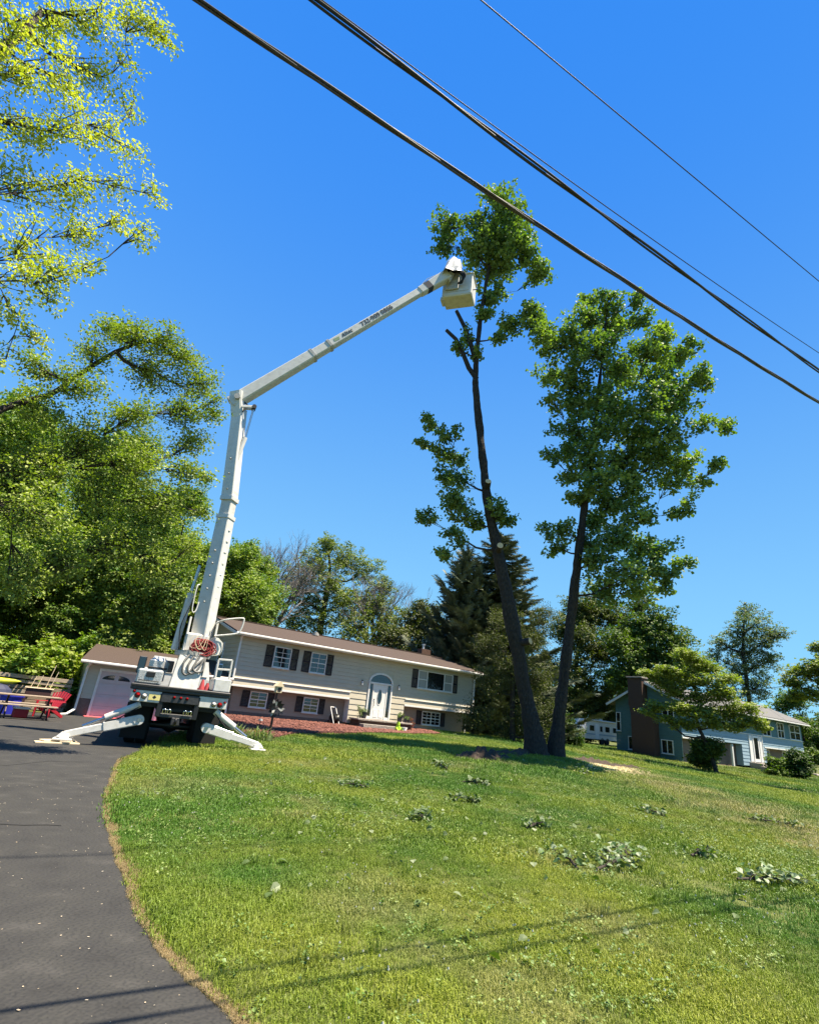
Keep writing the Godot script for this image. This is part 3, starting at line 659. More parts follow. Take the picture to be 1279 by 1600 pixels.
func main_house() -> void:
	var B := Vector3(16.5, 0.45, -31.0)
	var p := thing("raised_ranch_house", "beige raised ranch house with brown roof, dark shutters and arched white front door", "house", B)
	var F := front_at(-27.0, B); var FL := front_at(-27.5, B); var L := left_at(8.66, B); var LL := left_at(8.9, B)
	part(p, "upper_wall", Geo.new().span(Vector3(8.66, 1.97, -27.0) - B, Vector3(24.3, 4.42, -35.0) - B), M.siding)
	part(p, "lower_wall", Geo.new().span(Vector3(8.9, 0.75, -27.5) - B, Vector3(24.05, 1.968, -34.8) - B), M.shadedsiding)
	part(p, "foundation", Geo.new().span(Vector3(8.84, 0.1, -27.46) - B, Vector3(24.1, 0.748, -34.86) - B), M.foundation)
	part(p, "entry_wall", Geo.new().span(Vector3(15.28, 0.7, -27.0) - B, Vector3(18.97, 1.966, -27.48) - B), M.siding)
	for e in [[15.28, 16.36], [18.0, 18.97]]: boards(p, F, e[0], e[1], 0.86, 1.97, 4, M.siding)
	boards(p, F, 8.66, 16.36, 2.30, 4.30, 10, M.siding); boards(p, F, 18.0, 24.3, 2.30, 4.30, 10, M.siding)
	boards(p, F, 16.36, 18.0, 3.56, 4.30, 4, M.siding)
	for e in [[8.66, 16.36], [18.0, 24.3]]: boards(p, F, e[0], e[1], 1.99, 2.296, 1, M.siding, "skirt_board")
	for e in [[8.6, 15.26], [18.99, 24.36]]:
		part(p, "drip_rail", Geo.new().span(Vector3(e[0], 2.27, -26.99) - B, Vector3(e[1], 2.31, -26.93) - B, 0.006), M.trim)
		part(p, "drip_rail", Geo.new().span(Vector3(e[0], 1.90, -27.0) - B, Vector3(e[1], 1.988, -26.95) - B, 0.006), M.trim)
		part(p, "soffit", Geo.new().span(Vector3(e[0], 1.93, -27.49) - B, Vector3(e[1], 1.965, -27.002) - B, 0.004), M.trim)
	for e in [[8.9, 15.27], [18.98, 24.05]]: boards(p, FL, e[0], e[1], 0.76, 1.925, 6, M.shadedsiding)
	for x in [15.262, 18.962]: part(p, "corner_board", Geo.new().span(Vector3(x, 0.72, -27.02) - B, Vector3(x + 0.03, 1.9, -27.46) - B, 0.004), M.trim)
	boards(p, L, -35.0, -27.0, 2.30, 4.40, 10, M.siding); boards(p, LL, -34.8, -27.5, 0.76, 1.95, 6, M.shadedsiding)
	# gable above the side wall
	part(p, "gable_wall", Geo.new().prism([Vector2(-35.0, 4.41), Vector2(-27.0, 4.41), Vector2(-31.0, 5.36)], L, -0.12), M.siding)
	for a in [[-33.4, -32.7], [-30.3, -29.6]]: window(p, L, a[0], a[1], 3.1, 4.05, [[0, 1]], 1, 2)
	# roof
	var e0 := 4.46; var rz := -31.0; var ry := 5.52
	slab(p, "roof", [Vector3(8.2, e0, -26.45) - B, Vector3(24.75, e0, -26.45) - B, Vector3(24.75, ry, rz) - B, Vector3(8.2, ry, rz) - B], 0.07, M.shingle)
	slab(p, "roof", [Vector3(8.2, e0, -35.55) - B, Vector3(24.75, e0, -35.55) - B, Vector3(24.75, ry, rz - 0.004) - B, Vector3(8.2, ry, rz - 0.004) - B], 0.07, M.shingle)
	part(p, "ridge_cap", Geo.new().beam(Vector3(8.2, ry + 0.012, rz) - B, Vector3(24.75, ry + 0.012, rz) - B, Vector3(0, 0, 1), 0.3, 0.05, 0.3, 0.05), M.shingle)
	for x in [8.19, 24.73]:
		part(p, "rake_board", Geo.new().beam(Vector3(x, e0 - 0.14, -26.47) - B, Vector3(x, ry - 0.14, rz) - B, Vector3(1, 0, 0), 0.03, 0.14, 0.03, 0.14), M.trim)
		part(p, "rake_board", Geo.new().beam(Vector3(x, e0 - 0.14, -35.53) - B, Vector3(x, ry - 0.14, rz) - B, Vector3(1, 0, 0), 0.03, 0.14, 0.03, 0.14), M.trim)
	part(p, "eave_soffit", Geo.new().span(Vector3(8.22, 4.30, -26.5) - B, Vector3(24.72, 4.325, -26.96) - B, 0.003), M.trim)
	part(p, "fascia", Geo.new().span(Vector3(8.2, 4.28, -26.47) - B, Vector3(24.75, 4.385, -26.5) - B, 0.003), M.trim)
	part(p, "gutter", Geo.new().beam(Vector3(8.15, 4.375, -26.42) - B, Vector3(24.8, 4.375, -26.42) - B, Vector3(0, 0, 1), 0.11, 0.1, 0.11, 0.1, 0.2), M.trim)
	downspout(p, [Vector3(8.5, 4.33, -26.42) - B, Vector3(8.56, 4.2, -26.8) - B, Vector3(8.6, 4.02, -26.9) - B, Vector3(8.6, 2.2, -26.9) - B, Vector3(8.64, 1.85, -27.3) - B, Vector3(8.75, 0.55, -27.4) - B])
	downspout(p, [Vector3(24.6, 4.33, -26.42) - B, Vector3(24.36, 4.15, -26.8) - B, Vector3(24.3, 4.0, -26.9) - B, Vector3(24.3, 2.1, -26.9) - B, Vector3(24.16, 1.85, -27.35) - B, Vector3(24.14, 0.72, -27.4) - B])
	part(p, "chimney", Geo.new().span(Vector3(22.9, 5.1, -31.6) - B, Vector3(23.7, 5.92, -31.05) - B), M.brick)
	part(p, "vent_pipe", Geo.new().lathe([Vector2(0.08, 0), Vector2(0.08, 0.28), Vector2(0.13, 0.3), Vector2(0.13, 0.36)], Vector3(23.2, 5.92, -31.3) - B, 10), M.trim)
	part(p, "roof_vent", Geo.new().lathe([Vector2(0.2, 0), Vector2(0.22, 0.1), Vector2(0.14, 0.2), Vector2(0.02, 0.24)], Vector3(14.2, 5.38, -30.4) - B, 12), M.grime)
	# windows of the front
	for w in [[10.5, 11.35], [12.6, 13.44]]:
		window(p, F, w[0], w[1], 3.07, 4.02, [[0, 1, 2, 4]], 2, 4, 0.06)
		shutter(p, F, w[0] - 0.50, w[0] - 0.06, 3.0, 4.09); shutter(p, F, w[1] + 0.06, w[1] + 0.47, 3.0, 4.09)
	window(p, F, 19.82, 22.46, 3.06, 4.02, [[0, 0.25, 1, 2, 1], [0.25, 0.76, 1, 1], [0.76, 1, 1, 2, 1]], 1, 1, 0.06)
	shutter(p, F, 19.34, 19.76, 3.0, 4.09); shutter(p, F, 22.52, 22.92, 3.0, 4.09)
	for w in [[9.86, 10.68], [12.80, 13.60]]:
		window(p, FL, w[0], w[1], 1.06, 1.72, [[0, 1, 2, 4]], 2, 4, 0.06)
		shutter(p, FL, w[0] - 0.46, w[0] - 0.06, 1.0, 1.78); shutter(p, FL, w[1] + 0.06, w[1] + 0.44, 1.0, 1.78)
	window(p, FL, 20.74, 22.06, 1.03, 1.70, [[0, 0.5, 2, 4], [0.5, 1, 2, 4]], 2, 4, 0.06)
	shutter(p, FL, 20.28, 20.68, 0.97, 1.76); shutter(p, FL, 22.12, 22.5, 0.97, 1.76)
	# entrance: frame, arch, side lights, door
	var d := Geo.new()
	span_at(d, F, Vector3(16.36, 1.0, 0.0), Vector3(16.46, 2.96, 0.09)); span_at(d, F, Vector3(17.9, 1.0, 0.0), Vector3(18.0, 2.96, 0.09))
	span_at(d, F, Vector3(16.46, 2.9, 0.0), Vector3(17.9, 3.0, 0.088)); span_at(d, F, Vector3(16.68, 1.0, 0.0), Vector3(16.76, 2.9, 0.07)); span_at(d, F, Vector3(17.6, 1.0, 0.0), Vector3(17.68, 2.9, 0.07))
	span_at(d, F, Vector3(16.46, 1.0, 0.0), Vector3(16.68, 1.16, 0.06)); span_at(d, F, Vector3(17.68, 1.0, 0.0), Vector3(17.9, 1.16, 0.06))
	var fr := part(p, "door_frame", d, M.trim)
	var arch := Geo.new(); var fan := Geo.new()
	for i in 16:
		var q := []
		for k in [i, i + 1]:
			var a: float = PI * k / 16.0
			q.append([Vector3(17.18 - cos(a) * 0.83, 2.98 + sin(a) * 0.57, 0.0), Vector3(17.18 - cos(a) * 0.74, 2.98 + sin(a) * 0.47, 0.0)])
		var lo := []; var hi := []
		for c in [q[0][0], q[1][0], q[1][1], q[0][1]]: lo.append(F * c); hi.append(F * (c + Vector3(0, 0, 0.09)))
		hexa(arch, lo, hi)
		fan.tri(F * Vector3(17.18, 2.99, 0.03), F * (q[1][1] + Vector3(0, 0, 0.03)), F * (q[0][1] + Vector3(0, 0, 0.03)))
	part(fr, "arch_trim", arch, M.trim); part(fr, "fanlight_pane", fan, M.glass)
	part(fr, "arch_backing", Geo.new().span(Vector3(16.37, 2.98, -27.01) - B, Vector3(17.99, 3.56, -26.99) - B, 0.002), M.siding)
	for s in [[16.46, 16.68], [17.68, 17.9]]: part(fr, "side_light_pane", span_at(Geo.new(), F, Vector3(s[0] + 0.03, 1.17, 0.012), Vector3(s[1] - 0.03, 2.88, 0.03), 0.004), M.glass)
	var dr := part(p, "front_door", span_at(Geo.new(), F, Vector3(16.765, 1.03, 0.0), Vector3(17.595, 2.895, 0.045)), M.trim)
	for q in [[16.86, 17.13, 1.13, 1.55], [17.23, 17.5, 1.13, 1.55]]: part(dr, "door_panel", span_at(Geo.new(), F, Vector3(q[0], q[2], 0.04), Vector3(q[1], q[3], 0.06), 0.015), M.trim)
	var ov := Geo.new(); var ring := []; var rr := []
	for i in 25:
		var a := TAU * i / 24.0
		ring.append(F * Vector3(17.18 + cos(a) * 0.16, 2.22 + sin(a) * 0.42, 0.05)); rr.append(0.018)
	for i in 24: ov.tri(F * Vector3(17.18, 2.22, 0.05), ring[i], ring[i + 1])
	part(dr, "oval_pane", ov, M.glass); part(dr, "oval_trim", Geo.new().tube(ring, rr, 6, false), M.trim)
	part(dr, "handle", Geo.new().tube([F * Vector3(16.83, 1.95, 0.05), F * Vector3(16.83, 1.92, 0.11), F * Vector3(16.83, 1.75, 0.11), F * Vector3(16.83, 1.72, 0.05)], [0.015, 0.015, 0.015, 0.015], 6), M.ironwork)
	part(dr, "door_lock", Geo.new().lathe([Vector2(0.035, 0), Vector2(0.03, 0.03)], F * Vector3(16.83, 2.06, 0.045), 10, Basis(Vector3.RIGHT, PI / 2)), M.ironwork)
	for x in [15.9, 18.42]:
		var lm := part(p, "wall_lantern", Geo.new().lathe([Vector2(0.05, -0.02), Vector2(0.07, 0.0), Vector2(0.02, 0.02)], F * Vector3(x, 2.98, 0.12), 8), M.ironwork)
		part(lm, "lantern_arm", Geo.new().tube([F * Vector3(x, 2.9, 0.02), F * Vector3(x, 3.03, 0.06), F * Vector3(x, 3.0, 0.12)], [0.02, 0.014, 0.012], 6), M.ironwork)
		part(lm, "lantern_glass", Geo.new().lathe([Vector2(0.04, -0.22), Vector2(0.065, -0.02), Vector2(0.06, -0.02)], F * Vector3(x, 2.98, 0.12), 8), M.clearlens)
	# porch and steps, each course of stone a part
	part(p, "porch_slab", Geo.new().span(Vector3(15.35, 0.93, -26.94) - B, Vector3(18.95, 1.02, -25.9) - B, 0.015), M.stone)
	part(p, "porch_base", Geo.new().span(Vector3(15.45, 0.35, -26.9) - B, Vector3(18.85, 0.928, -26.0) - B, 0.015), M.brick)
	part(p, "step", Geo.new().span(Vector3(15.5, 0.35, -26.02) - B, Vector3(18.0, 0.78, -25.55) - B, 0.015), M.stone)
	part(p, "step", Geo.new().span(Vector3(15.5, 0.35, -25.56) - B, Vector3(18.0, 0.6, -25.1) - B, 0.015), M.stone)

func garage() -> void:
	var B := Vector3(5.2, 0.0, -30.0)
	var p := thing("garage", "low beige garage wing with pinkish white door and brown roof behind the truck", "garage", B)
	var F := front_at(-27.6, B)
	part(p, "wall", Geo.new().span(Vector3(2.5, 0.7, -27.6) - B, Vector3(8.6, 2.16, -33.5) - B), M.siding)
	part(p, "foundation", Geo.new().span(Vector3(2.47, -0.06, -27.57) - B, Vector3(8.62, 0.698, -33.52) - B), M.foundation)
	boards(p, F, 2.5, 3.0, 0.71, 2.12, 7, M.siding); boards(p, F, 5.9, 8.6, 0.71, 2.12, 7, M.siding)
	var fr := part(p, "door_frame", span_at(span_at(span_at(Geo.new(), F, Vector3(2.92, -0.05, 0.0), Vector3(3.02, 1.98, 0.08)), F, Vector3(5.62, -0.05, 0.0), Vector3(5.72, 1.98, 0.08)), F, Vector3(2.92, 1.88, 0.0), Vector3(5.72, 1.99, 0.078)), M.trim)
	for i in 4: for j in 4:
		var d := part(p, "door_panel", span_at(Geo.new(), F, Vector3(3.02 + j * 0.65, -0.02 + i * 0.475, 0.03), Vector3(3.02 + j * 0.65 + 0.65, -0.02 + i * 0.475 + 0.47, 0.05), 0.006), M.garagedoor)
		if i == 3:
			var fan := Geo.new(); var c := Vector3(3.345 + j * 0.65, 1.55, 0.053)
			var fl := -1.0 if j % 2 == 0 else 1.0
			for k in 8:
				var a: float = PI / 2 * k / 8.0; var b: float = PI / 2 * (k + 1) / 8.0
				fan.tri(F * (c + Vector3(-fl * 0.24, 0, 0)), F * (c + Vector3(-fl * 0.24 + fl * cos(a) * 0.48, sin(a) * 0.2, 0)), F * (c + Vector3(-fl * 0.24 + fl * cos(b) * 0.48, sin(b) * 0.2, 0)))
			part(d, "pane", fan, M.glass)
		else:
			part(d, "raised_field", span_at(Geo.new(), F, Vector3(3.1 + j * 0.65, 0.07 + i * 0.475, 0.045), Vector3(3.1 + j * 0.65 + 0.5, 0.36 + i * 0.475, 0.058), 0.012), M.garagedoor)
	part(p, "threshold", Geo.new().span(Vector3(2.8, -0.06, -27.55) - B, Vector3(5.8, 0.035, -27.2) - B), M.pinkstep)
	slab(p, "roof", [Vector3(2.05, 2.27, -26.95) - B, Vector3(8.64, 2.27, -26.95) - B, Vector3(8.64, 3.12, -30.4) - B, Vector3(2.75, 3.12, -30.4) - B], 0.07, M.shingle)
	slab(p, "roof", [Vector3(2.05, 2.27, -34.0) - B, Vector3(8.64, 2.27, -34.0) - B, Vector3(8.64, 3.12, -30.404) - B, Vector3(2.75, 3.12, -30.404) - B], 0.07, M.shingle)
	part(p, "gable_wall", Geo.new().prism([Vector2(-33.5, 2.15), Vector2(-27.6, 2.15), Vector2(-30.4, 3.0)], left_at(2.8, B), -0.1), M.siding)
	part(p, "soffit", Geo.new().span(Vector3(2.1, 2.13, -27.0) - B, Vector3(8.6, 2.155, -27.58) - B, 0.003), M.trim)
	part(p, "gutter", Geo.new().beam(Vector3(2.05, 2.2, -26.9) - B, Vector3(8.62, 2.2, -26.9) - B, Vector3(0, 0, 1), 0.1, 0.1, 0.1, 0.1, 0.2), M.trim)
	downspout(p, [Vector3(2.46, 2.17, -26.92) - B, Vector3(2.42, 2.0, -27.4) - B, Vector3(2.42, 1.85, -27.5) - B, Vector3(2.42, 0.25, -27.5) - B, Vector3(2.15, 0.06, -27.2) - B, Vector3(1.95, 0.04, -27.1) - B])

func neighbour_house() -> void:
	var B := Vector3(50.0, 0.3, -24.5)
	var p := thing("blue_house", "raised ranch house coloured teal for shade and pale blue for sun, with grey roof and tall brick chimney", "house", B)
	var F := front_at(-21.9, B); var FL := front_at(-22.4, B); var L := left_at(40.0, B)
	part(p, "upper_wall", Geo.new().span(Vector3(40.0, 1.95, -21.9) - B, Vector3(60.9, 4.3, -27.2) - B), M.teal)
	part(p, "lower_wall", Geo.new().span(Vector3(40.2, 0.1, -22.4) - B, Vector3(60.7, 1.948, -27.0) - B), M.brownsiding)
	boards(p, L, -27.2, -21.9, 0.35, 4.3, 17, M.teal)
	boards(p, FL, 40.2, 48.88, 0.2, 1.9, 8, M.brownsiding); boards(p, FL, 53.22, 60.7, 0.2, 1.9, 8, M.brownsiding)
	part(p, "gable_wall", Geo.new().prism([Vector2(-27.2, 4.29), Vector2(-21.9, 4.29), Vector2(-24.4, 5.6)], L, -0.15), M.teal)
	boards(p, F, 40.0, 60.9, 2.85, 4.2, 7, M.teal); boards(p, F, 40.0, 60.9, 2.0, 2.84, 4, M.paleblue)  # eave shade and the sunlit band below are put into the board colours
	part(p, "belt_trim", Geo.new().span(Vector3(39.97, 2.82, -21.9) - B, Vector3(60.95, 2.87, -21.82) - B), M.trim)
	for e in [[40.0, 46.0], [52.9, 60.9]]: part(p, "overhang_trim", Geo.new().span(Vector3(e[0], 1.9, -22.38) - B, Vector3(e[1], 1.99, -21.84) - B), M.trim)
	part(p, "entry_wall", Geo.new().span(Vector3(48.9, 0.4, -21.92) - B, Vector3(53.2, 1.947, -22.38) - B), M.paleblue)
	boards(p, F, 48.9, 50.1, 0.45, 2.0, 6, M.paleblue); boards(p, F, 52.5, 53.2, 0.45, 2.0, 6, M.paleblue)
	var dr := part(p, "front_door", span_at(Geo.new(), F, Vector3(50.8, 0.75, 0.0), Vector3(51.9, 2.75, 0.06)), M.trim)
	part(dr, "pane", span_at(Geo.new(), F, Vector3(51.0, 1.0, 0.055), Vector3(51.7, 2.6, 0.07)), M.glass)
	var df := Geo.new()
	for x in [50.1, 50.75, 51.9, 52.45]: span_at(df, F, Vector3(x, 0.7, 0.0), Vector3(x + 0.07, 2.8, 0.1))
	part(p, "door_frame", df, M.trim)
	for s in [[50.17, 50.75], [51.97, 52.45]]: part(p, "side_light", span_at(Geo.new(), F, Vector3(s[0], 0.75, 0.01), Vector3(s[1], 2.75, 0.05)), M.trim)
	for w in [[52.9, 54.3, 2.95, 4.1], [55.8, 57.0, 2.93, 4.1], [58.3, 60.4, 2.95, 4.1], [42.0, 44.0, 2.95, 4.1], [46.0, 47.5, 2.95, 4.1]]: window(p, F, w[0], w[1], w[2], w[3], [[0, 0.5], [0.5, 1]], 1, 2, 0.06)
	for w in [[53.5, 54.8, 0.8, 1.75], [57.5, 59.0, 0.8, 1.75]]: window(p, FL, w[0], w[1], w[2], w[3], [[0, 1]], 1, 1, 0.03)
	part(p, "post", Geo.new().span(Vector3(47.4, 0.3, -21.95) - B, Vector3(47.6, 1.9, -22.1) - B), M.trim)
	window(p, L, -23.4, -22.6, 0.78, 1.62, [[0, 0.5], [0.5, 1]], 1, 1, 0.06); window(p, L, -26.1, -25.65, 0.75, 1.6, [[0, 1]], 1, 1, 0.06)
	window(p, L, -27.1, -26.8, 2.0, 3.3, [[0, 1]], 1, 2, 0.06); window(p, L, -23.2, -22.4, 2.9, 4.0, [[0, 0.5], [0.5, 1]], 1, 1, 0.06)
	# roof
	slab(p, "roof", [Vector3(39.6, 4.42, -21.35) - B, Vector3(61.5, 4.42, -21.35) - B, Vector3(59.8, 5.78, -24.4) - B, Vector3(39.6, 5.78, -24.4) - B], 0.1, M.greyshingle)
	slab(p, "roof", [Vector3(39.6, 4.0, -27.8) - B, Vector3(61.5, 4.0, -27.8) - B, Vector3(59.8, 5.78, -24.404) - B, Vector3(39.6, 5.78, -24.404) - B], 0.1, M.greyshingle)
	part(p, "rake_board", Geo.new().beam(Vector3(39.58, 4.28, -21.4) - B, Vector3(39.58, 5.64, -24.4) - B, Vector3(1, 0, 0), 0.04, 0.16, 0.04, 0.16), M.trim)
	part(p, "rake_board", Geo.new().beam(Vector3(39.58, 3.86, -27.8) - B, Vector3(39.58, 5.64, -24.4) - B, Vector3(1, 0, 0), 0.04, 0.16, 0.04, 0.16), M.trim)
	part(p, "gutter", Geo.new().span(Vector3(39.6, 4.24, -21.36) - B, Vector3(61.5, 4.33, -21.26) - B), M.trim)
	var ch := Geo.new().span(Vector3(39.25, 0.1, -25.4) - B, Vector3(39.99, 3.2, -23.6) - B)
	hexa(ch, [Vector3(39.25, 3.2, -25.4) - B, Vector3(39.99, 3.2, -25.4) - B, Vector3(39.99, 3.2, -23.6) - B, Vector3(39.25, 3.2, -23.6) - B], [Vector3(39.3, 3.9, -25.55) - B, Vector3(39.99, 3.9, -25.55) - B, Vector3(39.99, 3.9, -24.4) - B, Vector3(39.3, 3.9, -24.4) - B])
	ch.span(Vector3(39.3, 3.9, -25.6) - B, Vector3(40.0, 5.95, -24.4) - B)
	var cm := part(p, "chimney", ch, M.brick)
	part(cm, "chimney_cap", Geo.new().span(Vector3(39.22, 5.95, -25.68) - B, Vector3(40.08, 6.05, -24.32) - B), M.stone)
	part(p, "step", Geo.new().span(Vector3(49.9, 0.2, -21.88) - B, Vector3(53.4, 0.7, -20.9) - B), M.stone)
	part(p, "step", Geo.new().span(Vector3(49.4, 0.2, -20.9) - B, Vector3(53.8, 0.5, -20.4) - B), M.stone)

# ---------------------------------------------------------------- the truck
func wheel(p: Node, at: Vector3) -> void:
	var tilt := Basis(Vector3.BACK, PI / 2)
	var w := part(p, "wheel", Geo.new().lathe([Vector2(0.3, -0.13), Vector2(0.45, -0.14), Vector2(0.505, -0.1), Vector2(0.51, 0.1), Vector2(0.45, 0.14), Vector2(0.3, 0.13)], at, 24, tilt), M.rubber)
	part(w, "rim", Geo.new().lathe([Vector2(0.3, -0.12), Vector2(0.16, -0.05), Vector2(0.16, 0.05), Vector2(0.3, 0.12)], at, 16, tilt), M.grime)
func outrigger(p: Node, s: float, pivot: Vector3, foot: Vector3, ctop: Vector3, cend: Vector3) -> void:
	var mid := pivot.lerp(foot, 0.42)
	var o := part(p, "outrigger", Geo.new().beam(pivot, mid.lerp(foot, 0.15), Vector3(0, 0, 1), 0.2, 0.25, 0.2, 0.24, 0.1), M.white)
	part(o, "inner_arm", Geo.new().beam(mid, foot + (foot - pivot).normalized() * 0.06, Vector3(0, 0, 1), 0.155, 0.19, 0.15, 0.16, 0.12), M.white)
	part(o, "pivot_boss", Geo.new().lathe([Vector2(0.125, -0.12), Vector2(0.125, 0.12)], pivot, 16, Basis(Vector3.RIGHT, PI / 2)), M.white)
	part(o, "pivot_pin", Geo.new().lathe([Vector2(0.05, 0.1), Vector2(0.05, 0.14)], pivot, 10, Basis(Vector3.RIGHT, PI / 2)), M.steel)
	part(o, "cylinder", Geo.new().tube([ctop, ctop.lerp(cend, 0.62)], [0.085, 0.085], 14), M.white)
	part(o, "piston_rod", Geo.new().tube([ctop.lerp(cend, 0.6), cend], [0.042, 0.042], 10), M.steel)
	part(o, "foot_pad", Geo.new().rbox(foot + Vector3(s * 0.06, -0.12, 0), Vector3(0.42, 0.05, 0.42), 0.015), M.white)
	part(o, "ankle", Geo.new().beam(foot + Vector3(s * 0.03, 0.02, 0), foot + Vector3(s * 0.06, -0.1, 0), Vector3(0, 0, 1), 0.22, 0.18, 0.26, 0.3, 0.1), M.white)
	for z in [-0.08, 0.06]: part(o, "hydraulic_hose", Geo.new().tube([ctop + Vector3(0, -0.05, z), ctop.lerp(cend, 0.35) + Vector3(0, -0.16, z), ctop.lerp(cend, 0.6) + Vector3(0, -0.1, z)], [0.014, 0.014, 0.014], 6), M.rubber)
func lens(p: Node, at: Vector3, r: float, m: Material) -> void:
	var o := part(p, "lamp", Geo.new().lathe([Vector2(r * 1.18, 0.0), Vector2(r * 1.18, 0.015), Vector2(r, 0.018)], at, 16, Basis(Vector3.RIGHT, PI / 2)), M.rubber)
	part(o, "lens", Geo.new().lathe([Vector2(r, 0.01), Vector2(r * 0.9, 0.03), Vector2(r * 0.5, 0.042), Vector2(0.004, 0.046)], at, 16, Basis(Vector3.RIGHT, PI / 2)), m)
func lettering(p: Node, s: String, font: String, bold: bool, h: float, xf: Transform3D, m: Material, slant := 0.0) -> void:
	var t := TextMesh.new()
	var f := SystemFont.new()
	f.font_names = PackedStringArray([font])
	if bold: f.font_weight = 700
	t.font = f; t.text = s; t.font_size = 32; t.pixel_size = h / 32.0 * 1.35; t.depth = 0.006
	t.horizontal_alignment = HORIZONTAL_ALIGNMENT_LEFT
	var o := pm(p, "lettering", t, m)
	o.transform = xf * Transform3D(Basis(Vector3.RIGHT, Vector3(slant, 1, 0), Vector3.BACK), Vector3.ZERO)
func truck() -> void:
	var T0 := Vector3(3.75, 0.0, -15.76)
	var p := thing("bucket_truck", "white bucket truck seen from behind with its boom raised and outriggers spread", "truck", T0, -deg_to_rad(10))
	var inv := p.transform.affine_inverse()
	part(p, "deck", Geo.new().span(Vector3(-1.27, 1.42, 0.03), Vector3(1.27, 1.57, -5.2), 0.02), M.deck)
	part(p, "deck_lip", Geo.new().span(Vector3(-1.27, 1.50, 0.032), Vector3(1.27, 1.56, 0.06), 0.008), M.black)
	for s in [-1, 1]:
		part(p, "tail_panel", Geo.new().span(Vector3(s * 0.475, 1.13, 0.0), Vector3(s * 1.22, 1.415, -0.08), 0.015), M.white)
		part(p, "side_skirt", Geo.new().span(Vector3(s * 1.2, 0.95, -2.6), Vector3(s * 1.25, 1.415, -5.1), 0.01), M.white)
		part(p, "hitch_rail", Geo.new().span(Vector3(s * 0.40, 0.80, 0.0), Vector3(s * 0.52, 1.38, -0.12), 0.01), M.black)
		part(p, "mud_flap", Geo.new().rbox(Vector3(s * 0.93, 0.62, -0.95), Vector3(0.62, 0.9, 0.015), 0.004), M.rubber)
		part(p, "frame_rail", Geo.new().span(Vector3(s * 0.38, 0.85, -0.1), Vector3(s * 0.46, 1.12, -7.0), 0.01), M.black)
		for z in [-1.75, -5.7]:
			wheel(p, Vector3(s * 0.98, 0.51, z))
			if z > -2: wheel(p, Vector3(s * 0.68, 0.51, z))
		for x in [0.2, 0.32]: part(p, "shackle", Geo.new().tube([Vector3(s * x - 0.03, 0.9, 0.03), Vector3(s * x - 0.035, 0.99, 0.06), Vector3(s * x + 0.035, 0.99, 0.06), Vector3(s * x + 0.03, 0.9, 0.03)], [0.017, 0.017, 0.017, 0.017], 6), M.chrome)
	part(p, "added_block_left", Geo.new().span(Vector3(-1.15, 0.42, -2.7), Vector3(-0.5, 1.2, -4.2), 0.06), M.black)  # black blocks, down to the cover, added to darken the underside
	part(p, "added_block_right", Geo.new().span(Vector3(0.5, 0.42, -2.7), Vector3(1.15, 1.2, -4.2), 0.03), M.black)
	part(p, "added_block_mid", Geo.new().span(Vector3(-0.36, 0.5, -2.9), Vector3(0.36, 1.3, -5.0), 0.08), M.black)
	part(p, "added_block_rear", Geo.new().span(Vector3(-0.36, 0.92, -0.5), Vector3(0.36, 1.38, -2.6), 0.02), M.black)
	part(p, "added_cover", Geo.new().span(Vector3(-1.2, 1.0, -0.5), Vector3(1.2, 1.415, -0.56), 0.01), M.black)  # black sheet added across the gap below the deck to deepen the dark
	part(p, "axle", Geo.new().tube([Vector3(-0.9, 0.51, -1.75), Vector3(-0.2, 0.51, -1.75), Vector3(0, 0.51, -1.75), Vector3(0.2, 0.51, -1.75), Vector3(0.9, 0.51, -1.75)], [0.08, 0.1, 0.2, 0.1, 0.08], 12), M.black)
	part(p, "cross_bar", Geo.new().span(Vector3(-0.47, 1.17, 0.02), Vector3(0.47, 1.40, -0.05), 0.012), M.deck)
	part(p, "hitch_bar", Geo.new().span(Vector3(-0.40, 0.80, 0.01), Vector3(0.40, 0.90, -0.1), 0.012), M.deck)
	var hp := part(p, "tow_hitch", Geo.new().span(Vector3(-0.1, 0.62, 0.02), Vector3(0.12, 0.82, -0.06), 0.02), M.deck)
	part(hp, "hook", Geo.new().tube([Vector3(0.01, 0.7, 0.02), Vector3(0.01, 0.68, 0.14), Vector3(0.01, 0.76, 0.17), Vector3(0.01, 0.8, 0.1)], [0.035, 0.035, 0.03, 0.03], 8), M.black)
	for a in [[-1.15, 1.37, 0.035, 1], [-1.05, 1.285, 0.062, 1], [-0.89, 1.275, 0.062, 0], [0.88, 1.24, 0.062, 0], [1.04, 1.24, 0.062, 1], [1.16, 1.31, 0.03, 1]]:
		lens(p, Vector3(a[0], a[1], 0.0), a[2], M.redlens if a[3] == 1 else M.clearlens)
	for x in [-0.155, 0.01, 0.17]: lens(p, Vector3(x, 1.31, 0.02), 0.036, M.redlens)
	var lp := part(p, "licence_plate", Geo.new().rbox(Vector3(-0.64, 1.265, 0.01), Vector3(0.28, 0.15, 0.008), 0.003), M.plate)
	part(lp, "plate_emblem", Geo.new().prism([Vector2(-0.05, 0), Vector2(0, -0.045), Vector2(0.05, 0), Vector2(0, 0.05)], Transform3D(Basis.IDENTITY, Vector3(-0.64, 1.265, 0.014)), 0.002), M.ink)
	# boxes on the deck
	var tb := part(p, "tool_box", Geo.new().span(Vector3(-1.2, 1.575, -0.1), Vector3(-0.56, 1.95, -0.75), 0.04), M.tread)
	part(tb, "latch", Geo.new().span(Vector3(-0.98, 1.75, -0.1), Vector3(-0.76, 1.89, -0.07), 0.015), M.black)
